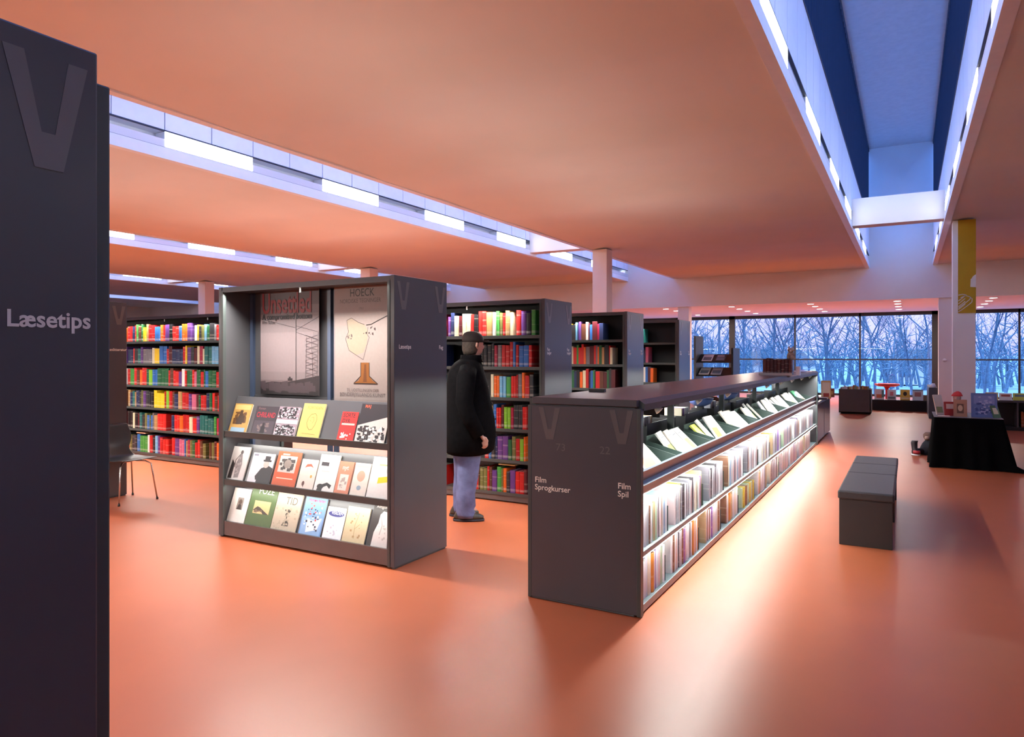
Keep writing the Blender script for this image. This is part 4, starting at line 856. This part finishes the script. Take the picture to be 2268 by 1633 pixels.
b = MB(); b.loft([(0, 0, 0, .055, .095, .4), (0, 0, .02, .055, .095, .4)], n=14); b.build('sole', pm('boot_sole', (.75, .72, .78), .5), root)

# ================================================================== FAR FURNITURE BY THE WINDOWS
root = empty('book_bin', (-1.235, 20.5, 0), 'dark grey square book bin full of upright books in the aisle end', 'book bin')
b = MB(); b.box(-.38, .38, 0, .02, .03, .66); b.box(-.38, -.36, 0, .9, .03, .66); b.box(.36, .38, 0, .9, .03, .66); b.box(-.38, .38, .88, .9, .03, .66); b.box(-.38, .38, 0, .9, .03, .06); b.build('box_body', pm('bin_grey', (.085, .075, .065), .5), root)
b = MB(); b.box(-.33, .33, .05, .85, 0, .03); b.build('plinth', BLACK, root)
for q in range(16):
    c = R.choice(['E0D4B0', 'C8A060', 'ECE8E0', 'B07038', '8CA080', 'D8C890', '705840', 'C8C8C0'])
    o = place(book, 'book', -1.235 - .35 + q * .043, 20.55, .45, .04, .22, R.uniform(.26, .33), c, rx=math.radians(R.uniform(-14, -4)))
    tag(o, '%s upright book from the low unit side in the grey book bin' % ORD[q + 1], 'book', 'books in the grey bin')
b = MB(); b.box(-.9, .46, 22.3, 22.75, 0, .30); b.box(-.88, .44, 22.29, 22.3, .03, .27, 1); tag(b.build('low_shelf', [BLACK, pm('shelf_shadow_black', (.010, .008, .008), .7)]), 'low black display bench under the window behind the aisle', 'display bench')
for i, (x, wd, ht, base, it, lab) in enumerate(((-.84, .24, .30, 'E8E4D8', [('r', 'D87848', .2, .15, .8, .5), ('r', '5C8474', .75, .2, 1, .9)], 'white book with an orange patch on the low black bench'), (-.52, .22, .29, 'DCE0DC', [('r', 'C87C80', .3, .4, .7, .8), ('r', '6C8078', .1, .1, .9, .3)], 'pale grey green book on the low black bench'), (-.20, .24, .30, 'E8CC50', [('e', '3C3418', .5, .6, .2, .2), ('r', 'F0E4B0', .1, .1, .9, .25)], 'yellow book with a dark round motif on the low black bench'), (.10, .26, .31, 'D8ECE8', [('r', 'B08478', .2, .35, .8, .75), ('r', '7CA8B8', 0, .85, 1, 1)], 'pale blue book with a brown picture on the low black bench'), (.36, .10, .16, '7C6C4C', [], 'small brown box at the column end of the low black bench'))):
    stand_book('book', x, 22.42, .302, wd, ht, .03, 0, .2, base, it, lab, 'book', 'books shown on the low black bench')
root = empty('stool', (-.56, 23.9, 0), 'red pedestal stool behind the low black bench', 'stool')
RED = pm('red_plastic', (.55, .02, .04), .35)
b = MB(); b.loft([(0, 0, .62, .24, .24, 0), (0, 0, .66, .33, .33, 0), (0, 0, .70, .34, .34, 0), (0, 0, .71, .30, .30, 0)], n=24); b.build('seat', RED, root)
b = MB(); b.loft([(0, 0, .0, .22, .22, 0), (0, 0, .02, .20, .20, 0), (0, 0, .06, .05, .05, 0), (0, 0, .55, .045, .045, 0), (0, 0, .62, .10, .10, 0)], n=20); b.build('pedestal', RED, root)
root = empty('display_screen', (.50, 20.0, 0), 'dark grey upright cabinet end with white papers on top beside the white column', 'cabinet')
b = MB(); b.box(-.06, .12, 0, 2.2, .0, .76); b.build('body', pm('slate_panel', (.07, .075, .09), .4), root)
b = MB(); b.loft([(0.03, .2, .76, .08, .12, 0), (.03, .2, .80, .07, .10, .2), (.04, .2, .86, .03, .05, .3)], n=9); b.build('paper_heap', pm('white_paper', (.8, .8, .82), .8), root)
# low shelving to the right behind the table
root = empty('low_bookshelf', (2.6, 17.6, 0), 'low black bookshelf behind the clothed table, topped with yellow and white books', 'bookshelf')
b = MB(); x0_, x1_ = -1.30, 1.30
b.box(x0_, x1_, 0, .45, .58, .62); b.build('top', GREY, root)
b = MB(); b.box(x0_, x1_, .43, .45, .04, .58); b.build('back', BLACK, root)
b = MB(); b.box(x0_, x1_, 0, .45, .04, .075); b.box(x0_ + .02, x1_ - .02, .03, .42, 0, .04); b.build('base', BLACK, root)
for q in range(5):
    xx = x0_ + q * (x1_ - x0_ - .03) / 4; b = MB(); b.box(xx, xx + .03, 0, .44, .075, .58); b.build('divider', GREY, root)
for i in range(10):
    x = 1.42 + i * .235; c = ['E8C870', 'F0ECE0', 'D8DC60', 'D8E060', 'E8E8A0', 'C8B040', '8A4A40', 'C0A890', 'ECE8E4', '7C8CA0'][i]
    stand_book('book', x, 17.72, .622, .22, R.uniform(.13, .20), .03, 0, .25, c, [('r', R.choice(['B06050', 'F4F0E8', '708890']), .15, .5, .85, .8)], '%s book counting from the column along the low black bookshelf top' % ORD[i + 1], 'book', 'books on the low black bookshelf')
for q in range(5):
    o = place(book, 'book', 2.02 + q * .035, 17.66, .077, .033, .22, R.uniform(.30, .40), ['B05820', 'C86830', '8A4420', 'D08040', 'A04820'][q]); tag(o, '%s orange brown book inside the low black bookshelf' % ORD[q + 1], 'book', 'orange books inside the low bookshelf')

# banner on the column
root = empty('banner', (.98, 15.99, 3.27), 'tall mustard yellow banner with a white hand drawing on the wall column', 'banner')
b = MB(); b.box(-.145, .145, -.006, 0, -.90, .90); b.build('cloth', pm('mustard_cloth', (.47, .30, .012), .8, noise=.05, scale=5), root)
b = MB(); y_ = -.0075
def stroke(pts, wd_=.014):
    P_ = [Vector((x, y_, z)) for x, z in pts]
    for a, c in zip(P_, P_[1:]):
        d = (c - a).normalized(); n_v = Vector((-d.z, 0, d.x)) * wd_ / 2; b.add([a - n_v - d * wd_ * .3, c - n_v + d * wd_ * .3, c + n_v + d * wd_ * .3, a + n_v - d * wd_ * .3], [(0, 1, 2, 3)])
for k in range(4):
    z = -.60 - k * .055
    stroke([(-.135, z - .06), (-.09, z - .02), (-.03, z + .035)])
stroke([(-.135, -.55), (-.07, -.535), (-.02, -.55), (.0, -.57), (.05, -.59), (.085, -.63), (.08, -.69), (.03, -.74), (-.03, -.79), (-.09, -.84), (-.135, -.87)])
stroke([(-.03, -.565), (-.06, -.58), (-.10, -.60)]); stroke([(.06, -.60), (.045, -.64), (-.02, -.70), (-.135, -.80)])
b.add([(.145, y_, -.16), (.095, y_, -.20), (.075, y_, -.24), (.06, y_, -.25), (.055, y_, -.40), (.145, y_, -.41)], [(0, 1, 2, 3, 4, 5)])
b.build('hand_drawing', pm('white_print', (.80, .76, .66), .6), root)
b = MB(); b.tube([(0, 0, 0), (0, -.03, 0)], .05, 14); tag(b.build('thermostat', PANEL, None, 0, (.90, 23.345, 1.42)), 'small round white thermostat on the far white column', 'thermostat')

# ================================================================== CHAIR beside the end panel
root = empty('chair', (-7.27, 4.44, 0), 'dark shell chair with thin steel legs against the bookcase end panel', 'chair')
b = MB(); ns, nw = 14, 9; vs = []; fs = []
def shell(u, v):
    # u: -1..1 width, v: 0 front edge .. 1 top of back (+x is the sitter's forward)
    if v < .5: q = v / .5; x = .22 - .40 * q; z = .445 - .012 * math.sin(q * PI) + .012 * u * u; wdt = .235 * (1 - .10 * q) * (1 if q > .1 else .93)
    else: q = (v - .5) / .5; x = -.18 - .055 * min(1, q * 3) - .04 * q; z = .445 + .36 * q; wdt = (.20 - .05 * math.sin(min(1, q * 2.2) * PI) * (1 if q < .45 else .0)) * (1 if q < .85 else .86); x += .03 * u * u
    return (x, u * wdt, z)
for i in range(ns + 1):
    for j in range(nw + 1): vs.append(shell(-1 + 2 * j / nw, i / ns))
for i in range(ns):
    for j in range(nw): q = i * (nw + 1) + j; fs.append((q, q + 1, q + nw + 2, q + nw + 1))
b.add(vs, fs, 0, True); o = b.build('seat_shell', pm('dark_lacquer_shell', (.030, .028, .030), .35), root)
sm = o.modifiers.new('t', 'SOLIDIFY'); sm.thickness = .011; sb = o.modifiers.new('s', 'SUBSURF'); sb.levels = 1; sb.render_levels = 1
for (lx, ly) in ((.22, .21), (.22, -.21), (-.22, .21), (-.22, -.21)):
    b = MB(); b.tube([(lx * .3, ly * .3, .428), (lx * .62, ly * .62, .418), (lx * .80, ly * .80, .39), (lx, ly, .012)], .008, 8); lg_ = b.build('leg', STEEL, root)
    b = MB(); b.tube([(lx, ly, .022), (lx, ly, 0)], .012, 8); b.build('foot_cap', BLACK, lg_)
b = MB(); b.tube([(0, 0, .43), (0, 0, .415)], .06, 14); b.build('seat_mount', STEEL, root)

# ================================================================== THE MAN
man = empty('person', (-3.62, 5.585, 0), 'person in a black knee-length coat, jeans and cap standing and facing the bookshelves', 'person', rz=math.radians(29.62))
SKIN = pm('skin', (.52, .26, .19), .5, noise=.05)
def skin_body(name, nodes, edges, mat, parent, sub=2, root=0):
    me = bpy.data.meshes.new(name); me.from_pydata([n[:3] for n in nodes], edges, []); me.materials.append(mat)
    o = bpy.data.objects.new(name, me); COL.objects.link(o); o.parent = parent
    sk = o.modifiers.new('skin', 'SKIN'); 
    for i, n in enumerate(nodes):
        v = me.skin_vertices[0].data[i] if me.skin_vertices else None
        if v: v.radius = (n[3], n[4] if len(n) > 4 else n[3]); v.use_root = (i == root)
    sk.use_smooth_shade = True
    ss = o.modifiers.new('sub', 'SUBSURF'); ss.levels = sub; ss.render_levels = sub
    return o
def skinned(name, nodes, edges, mat, parent, sub=2, root=0):
    me = bpy.data.meshes.new(name); bm = bmesh.new(); lay = bm.verts.layers.skin.verify()
    vs = []
    for i, n in enumerate(nodes):
        v = bm.verts.new(n[:3]); v[lay].radius = (n[3], n[4] if len(n) > 4 else n[3]); v[lay].use_root = (i == root); vs.append(v)
    for a, c in edges: bm.edges.new((vs[a], vs[c]))
    bm.to_mesh(me); bm.free(); me.materials.append(mat)
    o = bpy.data.objects.new(name, me); COL.objects.link(o); o.parent = parent
    sk = o.modifiers.new('skin', 'SKIN'); sk.use_smooth_shade = True
    ss = o.modifiers.new('sub', 'SUBSURF'); ss.levels = sub; ss.render_levels = sub
    return o
# body: x forward, y left, z up
BN = [(-.04, 0, .92, .13, .15), (-.03, 0, 1.10, .12, .15), (-.02, 0, 1.30, .12, .17), (-.01, 0, 1.44, .07, .10), (.0, 0, 1.52, .055), (.025, 0, 1.60, .075), (.02, 0, 1.68, .085),      # 0-6
      (-.04, .09, .88, .085), (-.03, .10, .50, .055), (-.06, .10, .10, .038), (.05, .105, .035, .030),                                         # 7-10 left leg
      (-.05, -.09, .88, .085), (-.02, -.10, .50, .055), (-.05, -.10, .10, .038), (.06, -.105, .035, .030),                                     # 11-14 right leg
      (-.02, .19, 1.41, .055), (-.05, .25, 1.13, .042), (.08, .24, .90, .032),                                                                    # 15-17 left arm
      (-.02, -.19, 1.41, .055), (-.04, -.25, 1.10, .042), (.10, -.25, .81, .028)]                                                                  # 18-20 right arm
skinned('body', BN, [(0, 1), (1, 2), (2, 3), (3, 4), (4, 5), (5, 6), (0, 7), (7, 8), (8, 9), (9, 10), (0, 11), (11, 12), (12, 13), (13, 14), (2, 15), (15, 16), (16, 17), (2, 18), (18, 19), (19, 20)], SKIN, man)
# head with a face, turned towards the shelf
HM = Matrix.Translation((.012, 0, -.004)) @ Matrix.Rotation(math.radians(38), 4, 'Z')
b = MB(); b.M = HM
b.loft([(-.005, 0, 1.545, .03, .03, 0), (.012, 0, 1.555, .060, .050, 0), (.018, 0, 1.59, .082, .066, 0), (.016, 0, 1.63, .092, .075, 0), (.012, 0, 1.67, .098, .080, 0), (.006, 0, 1.71, .094, .078, 0), (.002, 0, 1.745, .066, .056, 0), (.0, 0, 1.757, .02, .02, 0)], n=24)
b.tube([(.098, 0, 1.668), (.122, 0, 1.640), (.118, 0, 1.628), (.095, 0, 1.625)], [.010, .015, .014, .010], 8)       # nose
for s in (-1, 1):
    b.tube([(.0, s * .074, 1.665), (-.012, s * .088, 1.672), (-.016, s * .088, 1.645), (-.002, s * .076, 1.622)], [.008, .012, .012, .007], 8)   # ears
b.build('head', SKIN, man)
b = MB(); b.M = HM
for s in (-1, 1): b.tube([(.100, s * .030, 1.676), (.106, s * .030, 1.676)], [.010, .008], 8)
b.tube([(.094, -.024, 1.600), (.101, 0, 1.600), (.094, .024, 1.600)], [.004, .006, .004], 6); b.build('eyes_and_mouth', pm('dark_features', (.10, .05, .045), .5), man)
b = MB(); b.M = HM
b.loft([(-.030, 0, 1.565, .060, .066, 0), (-.022, 0, 1.60, .080, .078, 0), (-.022, 0, 1.63, .084, .083, 0), (-.016, 0, 1.67, .086, .086, 0), (-.010, 0, 1.70, .092, .087, 0)], n=24); b.build('hair', pm('dark_hair', (.045, .03, .022), .8, noise=.4, scale=60), man)
b = MB(); b.M = HM
b.loft([(.002, 0, 1.683, .106, .092, 0), (.002, 0, 1.705, .108, .094, 0), (.0, 0, 1.735, .104, .090, 0), (-.004, 0, 1.752, .094, .083, 0), (-.008, 0, 1.770, .075, .068, 0), (-.010, 0, 1.783, .045, .042, 0), (-.010, 0, 1.787, .012, .012, 0)], n=24)
b.loft([(.115, 0, 1.688, .062, .070, 0), (.118, 0, 1.694, .064, .072, 0), (.112, 0, 1.701, .058, .068, 0)], n=20); b.build('cap', pm('brown_black_cap', (.022, .014, .012), .85, noise=.3), man)
# coat: one shell with sleeves
COAT = pm('black_wool', (.004, .0035, .004), 1, noise=.3, scale=30, spec=.05)
b = MB()
def cr_(z, back, front, half): return ((back + front) / 2, 0, z, (front - back) / 2, half, 0)
b.loft([cr_(.615, -.20, .12, .20), cr_(.63, -.235, .185, .235), cr_(.66, -.245, .215, .255), cr_(.80, -.245, .235, .27), cr_(.95, -.24, .222, .265), cr_(1.12, -.235, .185, .255), cr_(1.28, -.235, .155, .25), cr_(1.38, -.225, .130, .24), cr_(1.445, -.195, .110, .205), cr_(1.49, -.15, .095, .14), cr_(1.52, -.105, .085, .10)], n=36, sq=.9)
for s in (-1, 1):
    if s < 0: b.tube([(-.02, -.165, 1.42), (-.035, -.225, 1.34), (-.05, -.272, 1.12), (.0, -.285, .98), (.085, -.265, .815)], [.085, .088, .080, .072, .062], 18)
    else: b.tube([(-.02, .165, 1.42), (-.045, .225, 1.34), (-.06, .27, 1.12), (.0, .28, .96), (.06, .265, .80)], [.085, .088, .080, .072, .062], 18)
b.build('coat', COAT, man)
b = MB()    # raised collar
b.loft([(-.008, 0, 1.485, .105, .115, 0), (-.004, 0, 1.53, .088, .085, 0), (.0, 0, 1.555, .090, .080, 0)], n=28, cap=False); o = b.build('collar', COAT, man); q_ = o.modifiers.new('t', 'SOLIDIFY'); q_.thickness = .012
b = MB()
for zz_ in (.80, .95, 1.10, 1.25): b.tube([(.225 - max(0, (zz_ - .95)) * .23, -.03, zz_), (.235 - max(0, (zz_ - .95)) * .23, -.03, zz_)], .012, 10)
b.build('coat_buttons', BLACK, man)
# jeans
JEAN = pm('blue_denim', (.115, .135, .27), .85, noise=.22, scale=14, bump=.25)
b = MB()
for s, dx in ((1, -.045), (-1, .0)):
    b.loft([(dx - .040, s * .098, .030, .092, .070, 0), (dx - .045, s * .098, .065, .094, .074, 0), (dx - .055, s * .098, .105, .084, .070, .1), (dx - .045, s * .099, .14, .092, .076, 0), (dx - .050, s * .099, .25, .090, .076, 0), (dx - .030, s * .099, .40, .098, .082, 0), (dx - .025, s * .10, .52, .108, .088, 0), (dx - .015, s * .10, .70, .128, .098, 0), (dx - .030, s * .085, .86, .135, .10, 0)], n=22)
b.loft([(-.05, 0, .80, .12, .15, 0), (-.045, 0, .95, .13, .18, 0), (-.04, 0, 1.04, .125, .17, 0)], n=26); b.build('jeans', JEAN, man)
# shoes
for s, dx in ((1, -.055), (-1, .0)):
    b = MB(); y = s * .100
    b.loft([(dx - .02, y, .018, .142, .050, 0), (dx - .02, y, .045, .140, .049, 0), (dx - .035, y, .066, .115, .045, 0), (dx - .065, y, .085, .075, .040, 0), (dx - .075, y, .105, .052, .040, 0)], n=26, sq=.85); sh = b.build('shoe', pm('brown_leather', (.045, .035, .024), .5, noise=.3, scale=20), man)
    b = MB(); b.loft([(dx - .02, y, .0, .146, .052, 0), (dx - .02, y, .020, .148, .054, 0)], n=26, sq=.85); b.build('sole', pm('shoe_sole', (.02, .02, .03), .7), sh)
# right hand, curled beside the coat hem
hx, hy, hz = .095, -.258, .835
skinned('right_hand', [(hx, hy, hz, .026, .020), (hx + .022, hy, hz - .035, .030, .017), (hx + .040, hy, hz - .068, .032, .015)], [(0, 1), (1, 2)], SKIN, man)
for q, (dy_, L) in enumerate(((.028, .066), (.010, .074), (-.009, .070), (-.027, .056))):
    b = MB(); p0 = Vector((hx + .042, hy + dy_ * .5, hz - .072 + abs(dy_) * .1)); side = Vector((.35, dy_ * 4, 0))
    p0 = Vector((hx + .040 + .012 * (1.5 - q), hy - .006, hz - .066 - .006 * q)); 
    p1 = p0 + Vector((.30, -.05, -.95)).normalized() * L * .45; p2 = p1 + Vector((-.15, .35, -.9)).normalized() * L * .32; p3 = p2 + Vector((-.7, .4, -.45)).normalized() * L * .23
    b.tube([p0 - (p1 - p0) * .3, p0, p1, p2, p3], [.0088, .0092, .0085, .0078, .0058], 8); b.build('finger', SKIN, man)
b = MB(); b.tube([(hx + .02, hy - .002, hz - .028), (hx + .052, hy - .008, hz - .040), (hx + .068, hy - .004, hz - .066), (hx + .066, hy + .004, hz - .084)], [.011, .0115, .010, .007], 8); b.build('thumb', SKIN, man)
b = MB(); skinned('left_hand', [(.065, .262, .80, .024, .020), (.085, .262, .76, .030, .016), (.095, .258, .72, .026, .013)], [(0, 1), (1, 2)], SKIN, man)

# fuse trunk, limbs, head and hands into one continuous body surface
dg = bpy.context.evaluated_depsgraph_get(); dg.update(); bmf = bmesh.new(); fl_ = [o for o in bpy.data.objects if o.parent is man and o.name.split('.')[0] in ('body', 'head', 'right_hand', 'left_hand', 'finger', 'thumb')]
for o in fl_:
    me = bpy.data.meshes.new_from_object(o.evaluated_get(dg)); bmf.from_mesh(me); bpy.data.meshes.remove(me)
for o in fl_: bpy.data.objects.remove(o)
me = bpy.data.meshes.new('body'); bmf.to_mesh(me); bmf.free(); me.materials.clear(); me.materials.append(SKIN)
for p in me.polygons: p.material_index = 0; p.use_smooth = True
bo = bpy.data.objects.new('body', me); COL.objects.link(bo); bo.parent = man
rm = bo.modifiers.new('fuse', 'REMESH'); rm.mode = 'VOXEL'; rm.voxel_size = .0055; rm.use_smooth_shade = True

# prototypes used only for copying
for p in (book, case): bpy.data.objects.remove(p)
